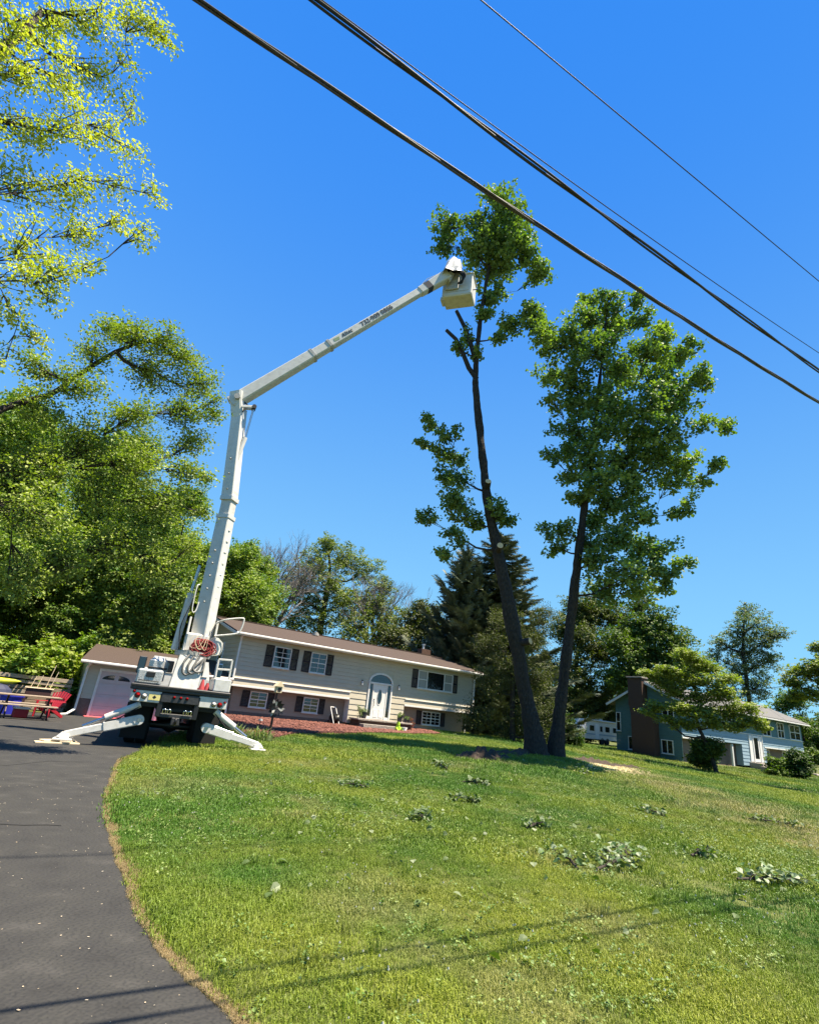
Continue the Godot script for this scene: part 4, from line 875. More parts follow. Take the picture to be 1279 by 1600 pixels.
	part(tb, "handle", Geo.new().tube([Vector3(-1.1, 1.66, -0.09), Vector3(-1.1, 1.66, -0.05), Vector3(-0.66, 1.66, -0.05), Vector3(-0.66, 1.66, -0.09)], [0.012, 0.012, 0.012, 0.012], 6), M.black)
	var fd := part(p, "fluid_tank", Geo.new().span(Vector3(-0.98, 1.575, -1.0), Vector3(-0.5, 2.34, -1.5), 0.12), M.tread)
	part(fd, "strap", Geo.new().span(Vector3(-1.0, 2.0, -0.99), Vector3(-0.48, 2.05, -1.51), 0.01), M.black)
	part(p, "cabinet", Geo.new().span(Vector3(0.78, 1.575, -0.1), Vector3(1.24, 1.92, -1.4), 0.025), M.white)
	for a in [[0.52, 0.28], [0.66, 0.2]]: part(p, "safety_cone", Geo.new().lathe([Vector2(0.12, 0), Vector2(0.12, 0.03), Vector2(0.08, 0.04), Vector2(0.03, a[1])], Vector3(a[0], 1.575, -0.6), 10), M.pinkstep)
	# cab
	var cab := Geo.new()
	hexa(cab, [Vector3(-1.05, 1.1, -4.3), Vector3(1.05, 1.1, -4.3), Vector3(1.05, 1.1, -6.4), Vector3(-1.05, 1.1, -6.4)], [Vector3(-1.05, 1.9, -4.3), Vector3(1.05, 1.9, -4.3), Vector3(1.05, 1.9, -6.3), Vector3(-1.05, 1.9, -6.3)])
	hexa(cab, [Vector3(-1.05, 1.9, -4.3), Vector3(1.05, 1.9, -4.3), Vector3(1.05, 1.9, -6.3), Vector3(-1.05, 1.9, -6.3)], [Vector3(-0.88, 2.5, -4.4), Vector3(0.9, 2.5, -4.4), Vector3(0.9, 2.5, -5.7), Vector3(-0.88, 2.5, -5.7)])
	var cb := part(p, "cab", cab, M.white)
	for x in [-0.38, 0.62]: part(cb, "rear_window", Geo.new().rbox(Vector3(x, 2.18, -4.33), Vector3(0.34, 0.42, 0.05), 0.1, Transform3D(Basis(Vector3.RIGHT, 0.0), Vector3.ZERO)), M.glass)
	part(cb, "seam", Geo.new().span(Vector3(-0.95, 1.98, -4.28), Vector3(0.95, 2.0, -4.31), 0.004), M.grime)
	part(cb, "hood", Geo.new().span(Vector3(-0.9, 0.9, -6.3), Vector3(0.9, 1.75, -7.6), 0.12), M.white)
	for s in [-1, 1]:
		var mr := part(p, "mirror", Geo.new().rbox(Vector3(s * 1.45, 2.28, -5.9) if s > 0 else Vector3(-1.22, 2.2, -5.9), Vector3(0.26, 0.6, 0.08), 0.04), M.black if s < 0 else M.white)
		part(mr, "mirror_glass", Geo.new().rbox(Vector3(s * 1.45, 2.28, -5.855) if s > 0 else Vector3(-1.22, 2.2, -5.855), Vector3(0.21, 0.52, 0.012), 0.004), M.glass)
	# frame of the ladder rack beside the cab
	var rk := Geo.new()
	for q in [[Vector3(1.0, 1.93, -2.2), Vector3(0.98, 2.54, -2.2)], [Vector3(0.98, 2.54, -2.2), Vector3(1.4, 2.56, -2.2)], [Vector3(1.4, 2.56, -2.2), Vector3(1.42, 1.95, -2.2)], [Vector3(1.0, 1.96, -2.2), Vector3(1.42, 1.98, -2.2)], [Vector3(1.0, 2.24, -2.2), Vector3(1.41, 2.26, -2.2)]]:
		rk.beam(q[0], q[1], Vector3(0, 0, 1), 0.06, 0.055, 0.06, 0.055)
	part(p, "access_step_frame", rk, M.white)
	part(p, "step_bracket", Geo.new().span(Vector3(0.95, 1.575, -2.1), Vector3(1.24, 1.96, -2.35), 0.02), M.white)
	# pedestal and turntable
	var pd := Geo.new()
	hexa(pd, [Vector3(-0.34, 1.57, -0.25), Vector3(0.38, 1.57, -0.25), Vector3(0.38, 1.57, -1.25), Vector3(-0.34, 1.57, -1.25)], [Vector3(-0.26, 2.44, -0.42), Vector3(0.44, 2.44, -0.42), Vector3(0.44, 2.44, -1.3), Vector3(-0.26, 2.44, -1.3)])
	var ped := part(p, "pedestal", pd, M.white)
	part(ped, "front_plate", Geo.new().rbox(Vector3(0.08, 1.88, -0.315), Vector3(0.5, 0.38, 0.03), 0.01, Transform3D.IDENTITY), M.white)
	part(p, "turntable", Geo.new().lathe([Vector2(0.48, 2.44), Vector2(0.5, 2.47), Vector2(0.5, 2.55), Vector2(0.44, 2.58)], Vector3(0.1, 0, -0.9), 24), M.grime)
	for i in 3:
		var x := -0.12 + i * 0.14
		part(p, "hydraulic_hose", Geo.new().tube([Vector3(x + 0.1, 2.46, -0.4), Vector3(x, 2.25 - 0.04 * i, -0.3), Vector3(x + 0.02, 2.0 + 0.03 * i, -0.28), Vector3(x + 0.14, 1.92 + 0.05 * i, -0.28), Vector3(x + 0.26, 2.1, -0.3), Vector3(0.42, 2.44, -0.42)], [0.028, 0.028, 0.028, 0.028, 0.028, 0.028], 8), M.hose)
	part(p, "turret", Geo.new().span(Vector3(-0.22, 2.56, -0.7), Vector3(0.42, 3.1, -1.35), 0.05), M.white)
	part(p, "pump_housing", Geo.new().lathe([Vector2(0.05, 2.55), Vector2(0.24, 2.6), Vector2(0.28, 2.75), Vector2(0.26, 2.95), Vector2(0.1, 3.08)], Vector3(0.62, 0, -1.0), 16), M.white)
	for s in [-0.16, 0.62]: part(p, "turret_cheek", Geo.new().beam(Vector3(s - 0.02, 2.56, -0.95), Vector3(s - 0.04, 3.55, -1.0), Vector3(0, 0, 1), 0.5, 0.06, 0.36, 0.06, 0.1), M.white)
	# lower boom; its near edge splits a sunlit right face from a shaded left face
	var side := Vector3(0.62, 0, -0.78)
	var b0 := Vector3(0.23, 2.85, -1.0); var b1 := Vector3(0.09, 6.87, -1.0); var b2 := Vector3(0.07, 7.42, -1.0); var b3 := Vector3(-0.31, 10.75, -1.0)
	var lb := part(p, "lower_boom", Geo.new().beam(b0, b1, side, 0.44, 0.50, 0.38, 0.42, 0.05), M.white)
	part(lb, "inner_section", Geo.new().beam(b1 - Vector3(0, 0.3, 0), b2 + Vector3(0, 0.3, 0), side, 0.33, 0.37, 0.33, 0.37, 0.05), M.fibre)
	part(lb, "upper_sleeve", Geo.new().beam(b2, b3, side, 0.38, 0.41, 0.36, 0.39, 0.05), M.white)
	part(lb, "collar", Geo.new().beam(b1 - Vector3(0, 0.1, 0), b1 + Vector3(0, 0.02, 0), side, 0.43, 0.47, 0.43, 0.47, 0.05), M.white)
	part(lb, "collar", Geo.new().beam(b2 - Vector3(0, 0.03, 0), b2 + Vector3(0, 0.1, 0), side, 0.43, 0.46, 0.43, 0.46, 0.05), M.white)
	var out_r := Vector3(0.78, 0, 0.62).normalized(); var out_l := Vector3(-0.62, 0, 0.78)
	for i in 9:
		var c := b0.lerp(b1, 0.16 + i * 0.09)
		part(lb, "bolt_plate", Geo.new().rbox(Vector3.ZERO, Vector3(0.12 - 0.012 * (i % 3), 0.03 + 0.04 * (i % 2), 0.035), 0.012, Transform3D(Basis.looking_at(-out_r, Vector3.UP), c + out_r * 0.225)), M.white)
	for i in 8:
		var c := (b0.lerp(b1, 0.3 + i * 0.1) if i < 5 else b2.lerp(b3, 0.1 + (i - 5) * 0.16))
		part(lb, "bolt", Geo.new().lathe([Vector2(0.03, 0), Vector2(0.03, 0.02), Vector2(0.012, 0.03)], c + out_l * (0.20 if i < 5 else 0.19), 8, Basis(Quaternion(Vector3.UP, out_l))), M.grime)
	part(p, "lift_cylinder", Geo.new().tube([Vector3(-0.42, 2.6, -1.35), Vector3(-0.36, 4.3, -1.35)], [0.1, 0.1], 14), M.white)
	part(p, "lift_rod", Geo.new().tube([Vector3(-0.36, 4.25, -1.35), Vector3(-0.3, 5.2, -1.3)], [0.05, 0.05], 10), M.steel)
	part(p, "boom_cable", Geo.new().tube([Vector3(-0.3, 2.6, -0.8), Vector3(-0.42, 3.2, -0.75), Vector3(-0.3, 3.9, -0.78), Vector3(-0.2, 4.4, -0.74)], [0.016, 0.016, 0.016, 0.016], 6), M.rubber)
	# tube guard sticking out to the right of the boom foot
	part(p, "guard_rail", Geo.new().tube([Vector3(0.5, 3.45, -0.8), Vector3(0.75, 3.6, -0.6), Vector3(1.2, 3.72, -0.6), Vector3(1.28, 3.66, -0.6), Vector3(1.24, 3.36, -0.6), Vector3(1.12, 3.24, -0.6), Vector3(0.55, 3.1, -0.7)], [0.026, 0.026, 0.026, 0.026, 0.026, 0.026, 0.026], 8), M.white)
	part(p, "guard_rail", Geo.new().tube([Vector3(-0.2, 4.5, -0.66), Vector3(-0.26, 4.4, -0.6), Vector3(-0.24, 3.75, -0.6), Vector3(-0.14, 3.7, -0.62), Vector3(-0.1, 4.0, -0.66)], [0.018, 0.018, 0.018, 0.018, 0.018], 8), M.white)
	# elbow and upper boom, in the plane in which the boom folds
	var E := inv * Vector3(3.5, 11.1, -16.8); var K := inv * Vector3(9.55, 18.35, -13.6)
	var dir := (K - E).normalized()
	var us := dir.cross(Vector3.UP).normalized()      # across the boom
	part(p, "elbow", Geo.new().beam(b3 - Vector3(-0.03, 0.35, 0), E + Vector3(-0.05, 0.22, 0), side, 0.36, 0.4, 0.5, 0.46, 0.12), M.white)
	part(p, "elbow_pin", Geo.new().lathe([Vector2(0.1, -0.34), Vector2(0.1, 0.34)], E + Vector3(0.02, -0.05, 0), 14, Basis(Quaternion(Vector3.UP, us))), M.grime)
	var ub := part(p, "upper_boom", Geo.new().beam(E - dir * 0.3, E.lerp(K, 0.32), us, 0.40, 0.44, 0.38, 0.38, 0.1), M.fibre)
	part(ub, "middle_section", Geo.new().beam(E.lerp(K, 0.3), E.lerp(K, 0.4), us, 0.33, 0.34, 0.32, 0.33, 0.1), M.fibre)
	for q in [0.32, 0.398]: part(ub, "collar", Geo.new().beam(E.lerp(K, q - 0.006), E.lerp(K, q + 0.004), us, 0.40 - (q - 0.32) * 0.5, 0.41 - (q - 0.32) * 0.5, 0.40 - (q - 0.32) * 0.5, 0.41 - (q - 0.32) * 0.5, 0.1), M.grime)
	part(ub, "insulating_section", Geo.new().beam(E.lerp(K, 0.39), E.lerp(K, 0.86), us, 0.29, 0.31, 0.27, 0.29, 0.1), M.fibre)
	part(ub, "tip_section", Geo.new().beam(E.lerp(K, 0.85), K, us, 0.31, 0.34, 0.40, 0.42, 0.1), M.fibre)
	part(ub, "warning_band", Geo.new().beam(E.lerp(K, 0.878), E.lerp(K, 0.905), us, 0.335, 0.365, 0.345, 0.37, 0.1), M.ink)
	for i in 4: part(ub, "hydraulic_hose", Geo.new().tube([E.lerp(K, 0.84) + us * 0.1 + Vector3(0, 0.2, 0), E.lerp(K, 0.88 + i * 0.01) + us * (0.15 - i * 0.1) + Vector3(0, 0.36 - 0.03 * i, 0), E.lerp(K, 0.96) + us * (0.12 - i * 0.07) + Vector3(0, 0.28, 0)], [0.014, 0.014, 0.014], 5), M.clearlens)
	# phone number on the face turned to the street
	var upv := us.cross(dir).normalized()
	if upv.y < 0: upv = -upv
	var face := dir.cross(upv).normalized()
	var xf := Transform3D(Basis(dir, upv, face), E.lerp(K, 0.545) + face * 0.146)
	lettering(p, "732-909 0866", "Droid Sans", true, 0.19, xf, M.ink)
	lettering(p, "Altec", "Droid Sans", true, 0.15, Transform3D(xf.basis, E.lerp(K, 0.455) + face * 0.148), M.ink, 0.25)
	part(p, "emblem", Geo.new().prism([Vector2(-0.14, -0.05), Vector2(0.1, -0.07), Vector2(0.14, 0.05), Vector2(-0.1, 0.07)], Transform3D(xf.basis, E.lerp(K, 0.43) + face * 0.146), 0.004), M.greenink)
	# elbow linkage
	var lk := inv * Vector3(4.0, 10.85, -16.5); var ct := inv * Vector3(3.98, 9.7, -16.6)
	part(p, "elbow_cylinder", Geo.new().tube([ct - Vector3(0.12, 1.0, 0), ct], [0.075, 0.075], 12), M.white)
	part(p, "elbow_rod", Geo.new().tube([ct, lk], [0.035, 0.035], 10), M.steel)
	for s in [-0.08, 0.08]: part(p, "elbow_link", Geo.new().beam(b3 + Vector3(0.05, 0.0, s + 0.2), lk + Vector3(0, 0, s), Vector3(0, 0, 1), 0.05, 0.09, 0.05, 0.09), M.white)
	part(p, "elbow_knuckle", Geo.new().lathe([Vector2(0.075, -0.14), Vector2(0.075, 0.14)], lk, 12, Basis(Vector3.RIGHT, PI / 2)), M.black)
	part(p, "elbow_hose", Geo.new().tube([b3 + Vector3(0.1, -0.2, 0.3), b3 + Vector3(0.22, 0.1, 0.28), E + dir * 0.3 + Vector3(0, -0.28, 0)], [0.025, 0.025, 0.025], 6), M.rubber)
	# bucket at the tip: long side runs down to the right, open at the top
	var bx := inv.basis * Vector3(0.61, 0, 0.79); var bz := inv.basis * Vector3(-0.79, 0, 0.61)
	var bo := inv * Vector3(10.28, 17.5, -13.68)
	var BX := Transform3D(Basis(bx, Vector3.UP, bz), bo)
	var bk := Geo.new()
	bk.rbox(Vector3(0, 0.03, 0), Vector3(1.2, 0.06, 0.74), 0.02, BX)
	for s in [-1, 1]:
		bk.rbox(Vector3(s * 0.59, 0.55, 0), Vector3(0.05, 1.02, 0.76), 0.018, BX)
		bk.rbox(Vector3(0, 0.55, s * 0.36), Vector3(1.14, 1.02, 0.05), 0.018, BX)
		bk.rbox(Vector3(s * 0.61, 1.06, 0), Vector3(0.1, 0.06, 0.84), 0.02, BX)
		bk.rbox(Vector3(0, 1.06, s * 0.39), Vector3(1.12, 0.06, 0.1), 0.02, BX)
	var bkt := part(p, "bucket", bk, M.fibre)
	part(bkt, "step_pocket", Geo.new().rbox(Vector3(-0.66, 0.12, 0.0), Vector3(0.14, 0.2, 0.4), 0.03, BX), M.fibre)
	part(bkt, "rim_seam", Geo.new().rbox(Vector3(0.0, 0.2, 0.392), Vector3(1.0, 0.02, 0.012), 0.004, BX), M.grime)
	part(bkt, "tool_hook", Geo.new().tube([BX * Vector3(0.6, 0.35, 0.2), BX * Vector3(0.85, 0.33, 0.2)], [0.02, 0.02], 6), M.black)
	# mounting, hoses and the white cover over the controls
	part(p, "bucket_mount", Geo.new().beam(K - dir * 0.05, bo + BX.basis * Vector3(-0.25, 0.75, 0.5), us, 0.38, 0.4, 0.3, 0.5, 0.1), M.grime)
	part(p, "mount_plate", Geo.new().rbox(Vector3(-0.2, 0.62, 0.44), Vector3(0.55, 0.7, 0.08), 0.02, BX), M.grime)
	for i in 4: part(p, "tip_hose", Geo.new().tube([K + Vector3(0, 0.25 - 0.05 * i, 0), BX * Vector3(-0.15 + 0.1 * i, 1.15 - 0.05 * i, 0.62), BX * Vector3(0.22 + 0.05 * i, 0.75, 0.66), BX * Vector3(0.25, 0.42 + 0.04 * i, 0.6), BX * Vector3(0.05, 0.5, 0.5)], [0.035, 0.035, 0.035, 0.035, 0.035], 6), M.rubber)
	var cv := Geo.new(); var r := RandomNumberGenerator.new(); r.seed = 8
	var rows := []
	for j in 7:
		var row := []
		for i in 18:
			var a := TAU * i / 18.0; var u := j / 6.0
			var rad := lerpf(0.16, 0.40, pow(u, 0.7)) * (1.0 + 0.14 * sin(a * 5.0 + u * 2.0) * u + r.randf_range(-0.04, 0.04))
			row.append(inv * Vector3(9.62, 18.4, -13.45) + Vector3(cos(a) * rad * 1.15 + 0.16 * (1 - u), 0.80 - u * 0.85 + 0.06 * sin(a * 3.0) + (0.16 * cos(a) if j > 3 else 0.0), sin(a) * rad * 0.85))
		rows.append(row)
	var oc := inv * Vector3(9.62, 18.7, -13.45)
	for j in 6: for i in 18: cv.oquad(rows[j][i], rows[j][(i + 1) % 18], rows[j + 1][(i + 1) % 18], rows[j + 1][i], oc)
	for i in range(1, 17): cv.otri(rows[0][0], rows[0][i], rows[0][i + 1], oc)
	part(p, "control_cover", cv, M.tarp)
	# outriggers
	var fr := inv * Vector3(5.95, hgt(5.95, -15.25) + 0.15, -15.25)
	outrigger(p, -1.0, Vector3(-0.86, 0.68, -0.25), Vector3(-2.38, 0.22, -0.2), Vector3(-0.92, 1.06, -0.2), Vector3(-2.1, 0.42, -0.2))
	outrigger(p, 1.0, Vector3(0.84, 0.62, -0.25), Vector3(fr.x, fr.y, -0.2), Vector3(0.98, 1.06, -0.2), Vector3(1.95, 0.48, -0.2))
	# things that lie on it or under its feet
	var rope := Geo.new(); var rr := RandomNumberGenerator.new(); rr.seed = 4
	for i in 26:
		var pts := []; var rad := []
		var ox := rr.randf_range(-0.06, 0.06); var oy := rr.randf_range(-0.05, 0.05); var s := rr.randf_range(0.35, 1.1); var tl := rr.randf_range(-0.25, 0.25)
		for k in 17:
			var a := TAU * k / 16.0
			pts.append(Vector3(cos(a) * 0.31 * s * (1 + 0.12 * sin(a * 3 + i)) + ox * 1.6, sin(a) * 0.2 * s * (1 + 0.2 * cos(a * 2 + i * 2)) + oy * 1.6 + cos(a) * tl * 0.3, 0.008 * i + sin(a * 2.0 + i) * 0.02)); rad.append(0.02)
		rope.tube(pts, rad, 5, false)
	var rc := part(self, "rope_coil", rope, M.ropered)
	rc.transform = p.transform * Transform3D(Basis(Vector3.RIGHT, -0.2).scaled(Vector3.ONE * 0.85), Vector3(0.3, 2.72, -0.66))
	tag(rc, "coil of red rope hanging at the foot of the boom", "rope")
	var wl := Geo.new()
	for i in 4:
		var a := i * 0.07 + 0.05 * sin(i * 2.0)
		wl.tube([Vector3(-0.1 + a, 0.24, 0.02), Vector3(-0.22 + a * 1.3, 0.05, 0.06), Vector3(-0.14 + a * 1.6, -0.16, 0.05 + 0.01 * i), Vector3(0.05 + a, -0.1 - 0.02 * i, 0.07), Vector3(0.16 + a * 0.5, 0.14, 0.03)], [0.006, 0.006, 0.006, 0.006, 0.006], 5, false)
	var wo := part(self, "thin_line", wl, M.pine)
	wo.transform = p.transform * Transform3D(Basis.IDENTITY, Vector3(0.12, 2.82, -0.4))
	tag(wo, "tangle of thin pale line draped over the red rope coil", "line")
	var fl := p.transform * Vector3(-2.44, 0, -0.2)
	for i in 4:
		var w := [0.95, 0.8, 0.5, 0.45][i] as float
		var o := part(self, "cribbing_plank", Geo.new().rbox(Vector3.ZERO, Vector3(w, 0.036, 0.22), 0.006), M.pine)
		o.position = fl + [Vector3(-0.1, 0.018, 0.12), Vector3(-0.05, 0.018, -0.14), Vector3(-0.22, 0.055, 0.0), Vector3(0.12, 0.055, 0.03)][i]
		o.rotation.y = [0.1, -0.08, 0.5, 1.2][i]
		tag(o, ["long pale plank flat on the asphalt under the outrigger foot", "shorter pale plank behind it under the outrigger foot", "short pale board laid across the planks, pointing away from the truck", "short pale board laid crosswise right under the outrigger foot pad"][i], "plank", "planks under the outrigger foot on the asphalt")

# ---------------------------------------------------------------- small things
func lawn_tone(x: float, z: float, r: RandomNumberGenerator) -> Color:
	var a := fnl.get_noise_2d(x * 14.0, z * 14.0) + 0.5 * fnl.get_noise_2d(x * 55.0 + 90.0, z * 55.0)
	var dry := clampf(0.40 + a * 1.0, 0, 1)
	var straw := clampf(fnl.get_noise_2d(x * 30.0 + 400.0, z * 30.0) * 2.2 - 0.9, 0, 0.6)
	for s in [[16.6, -7.8, 2.6, 1.0], [15.0, -5.9, 2.2, 1.0], [13.4, -4.4, 1.6, 1.0], [18.2, -10.4, 2.2, 0.95], [20.2, -12.8, 2.0, 0.9], [22.0, -16.2, 1.8, 0.9], [3.2, -4.6, 0.9, 0.45], [4.6, -3.4, 0.6, 0.5], [2.9, -10.4, 1.3, 0.4], [6.4, -13.3, 1.0, 0.4]]:
		var d: float = Vector2(x - s[0], (z - s[1]) * 1.5).length() / s[2]
		straw = maxf(straw, s[3] * clampf(1.25 - d + fnl.get_noise_2d(x * 80, z * 80) * 0.8, 0, 1))
	var c := lin(0.078, 0.17, 0.013).lerp(lin(0.25, 0.288, 0.03), dry).lerp(lin(0.40, 0.33, 0.16), straw * r.randf_range(0.5, 1.0))
	return c * r.randf_range(0.72, 1.3)
func tuft(blades: int, rad: float, h: float, w: float, seed_: int, lean := 0.5) -> ArrayMesh:
	var r := RandomNumberGenerator.new()
	r.seed = seed_
	var g := Geo.new()
	for i in blades:
		var a := r.randf() * TAU
		var p := Vector3(cos(a), 0, sin(a)) * rad * sqrt(r.randf()) + Vector3(0, -0.01, 0)
		var b := r.randf() * TAU
		var d := Vector3(cos(b), 0, sin(b))
		var s := Vector3(-sin(b), 0, cos(b)) * w * 0.5
		var hh := h * r.randf_range(0.5, 1.15)
		var ln := lean * r.randf()
		var m := p + Vector3(0, hh * 0.6, 0) + d * hh * ln * 0.35
		var e := p + Vector3(0, hh * (1.0 - ln * 0.4), 0) + d * hh * ln
		g.quad(p - s, p + s, m + s * 0.75, m - s * 0.75)
		g.tri(m - s * 0.75, m + s * 0.75, e)
	return g.mesh()
func in_bed(x: float, z: float) -> bool: return x > 6.9 and x < 20.6 and z < bed_front(x)
func bed_front(x: float) -> float:
	var q := [[6.5, -17.2], [7.4, -17.9], [9.2, -19.6], [11.1, -20.5], [12.5, -20.9], [17.1, -23.5], [20.0, -24.7], [20.7, -26.5]]
	for i in q.size() - 1:
		if x <= q[i + 1][0]: return lerpf(q[i][1], q[i + 1][1], (x - q[i][0]) / (q[i + 1][0] - q[i][0]))
	return -27.0
func blocked(x: float, z: float) -> bool:
	return x < edge_x(z) + 0.075 or in_bed(x, z) or (x > 8.6 and x < 24.4 and z < -27.3 and z > -35.0) or (x > 40 and x < 61 and z < -21.5 and z > -27.5) or z > 2.0
func scatter(b: Buf, r0: float, r1: float, per: float, sc: float, r: RandomNumberGenerator) -> void:
	var a0 := deg_to_rad(-8); var a1 := deg_to_rad(84)
	var n := int((a1 - a0) / 2.0 * (r1 * r1 - r0 * r0) * per)
	for i in n:
		var d := sqrt(lerpf(r0 * r0, r1 * r1, r.randf()))
		var a := lerpf(a0, a1, r.randf())
		var x := sin(a) * d; var z := -cos(a) * d
		if blocked(x, z): continue
		var s := sc * r.randf_range(0.75, 1.25) * (0.85 + 0.4 * fnl.get_noise_2d(x * 40, z * 40))
		b.add(Basis(Vector3.UP, r.randf() * TAU).scaled(Vector3(s, s * r.randf_range(0.8, 1.15), s)), gp(x, z), lawn_tone(x, z, r))
func fallen_branch(at: Vector3, turn: float, L: float, leaves: int, size: float, seed_: int, label: String, singly := false) -> void:
	var r := RandomNumberGenerator.new()
	r.seed = seed_
	var base := gp(at.x, at.z)
	var t := thing("fallen_branch", label, "branch", base, turn, "leafy cuttings on the lawn")
	var g := Geo.new()
	var tips := []
	g.tube([Vector3(-L * 0.5, 0.03, 0), Vector3(0, 0.07, 0.05 * L), Vector3(L * 0.5, 0.06, 0)], [0.018, 0.013, 0.005], 6)
	for i in int(9 + L * 12):
		var u := r.randf_range(-0.4, 0.5)
		var s := Vector3(L * u, 0.06, 0.03 * L)
		var e := s + Vector3(r.randf_range(0.0, 0.35), r.randf_range(-0.01, 0.16), r.randf_range(-0.38, 0.38)) * L * 0.55
		e.y = maxf(e.y, 0.03)
		g.tube([s, s.lerp(e, 0.5) + Vector3(0, 0.03, 0), e], [0.007, 0.005, 0.002], 4, false)
		tips.append(e); tips.append(s.lerp(e, 0.6))
	part(t, "stem", g, M.twig)
	if singly:
		var shapes := []
		for k in 4: shapes.append(leaf_spray(1, size, 0.0, 900 + k, 1.0, 0.3))
		var mats := []
		for c in [Color8(96, 114, 76), Color8(50, 76, 28), Color8(66, 94, 38), Color8(116, 128, 100)]:
			var m := mat(c, 0.5); m.backlight_enabled = true; m.backlight = Color(0.4, 0.45, 0.2); mats.append(m)
		for i in leaves:
			var e: Vector3 = tips[i % tips.size()] + rdir(r) * 0.17
			e.y = r.randf_range(0.035, 0.17)
			var o := pm(t, "leaf", shapes[r.randi() % 4], mats[r.randi() % 4])
			o.transform = Transform3D(Basis(Vector3.UP, r.randf() * TAU) * Basis(Vector3.RIGHT, r.randf_range(-0.9, 0.9)).scaled(Vector3.ONE * r.randf_range(0.7, 1.25)), e)
	else:
		var b := Buf.new()
		for i in leaves:
			var e: Vector3 = tips[i % tips.size()] + rdir(r) * 0.11
			e.y = r.randf_range(0.03, 0.15)
			b.add((Basis(Vector3.UP, r.randf() * TAU) * Basis(Vector3.RIGHT, r.randf_range(-1.2, 1.2))).scaled(Vector3.ONE * r.randf_range(0.8, 1.2)), e, lin(0.06, 0.11, 0.03).lerp(lin(0.24, 0.29, 0.16), pow(r.randf(), 2.0)))
		multi(t, "leaves", leaf_spray(2, size, size * 0.5, seed_, 1.0, 0.3), M.leaf, b)
func cable(label: String, z0: float, y0: float, k: float, x0: float, slope: float, rad: float, strands: int, m: Material) -> void:
	var pts := []
	var xs := steps([-16.0, 0.1, 18.0]) if strands > 1 else steps([-16.0, 0.5, 18.0])
	var g := Geo.new()
	for s in max(1, strands):
		pts = []; var rr := []
		for x in xs:
			var p := Vector3(x, y0 + k * (x - x0) * (x - x0) + slope * x, z0 + 0.07 * x)
			if strands > 1:
				var a: float = x * 2.2 + TAU * s / strands
				p += Vector3(0, cos(a), sin(a)) * rad * 0.95
			pts.append(p); rr.append(rad * (1.0 if s == 0 else 0.8))
		g.tube(pts, rr, 6)
	tag(part(self, "overhead_cable", g, m), label, "cable", "cables strung along the street")

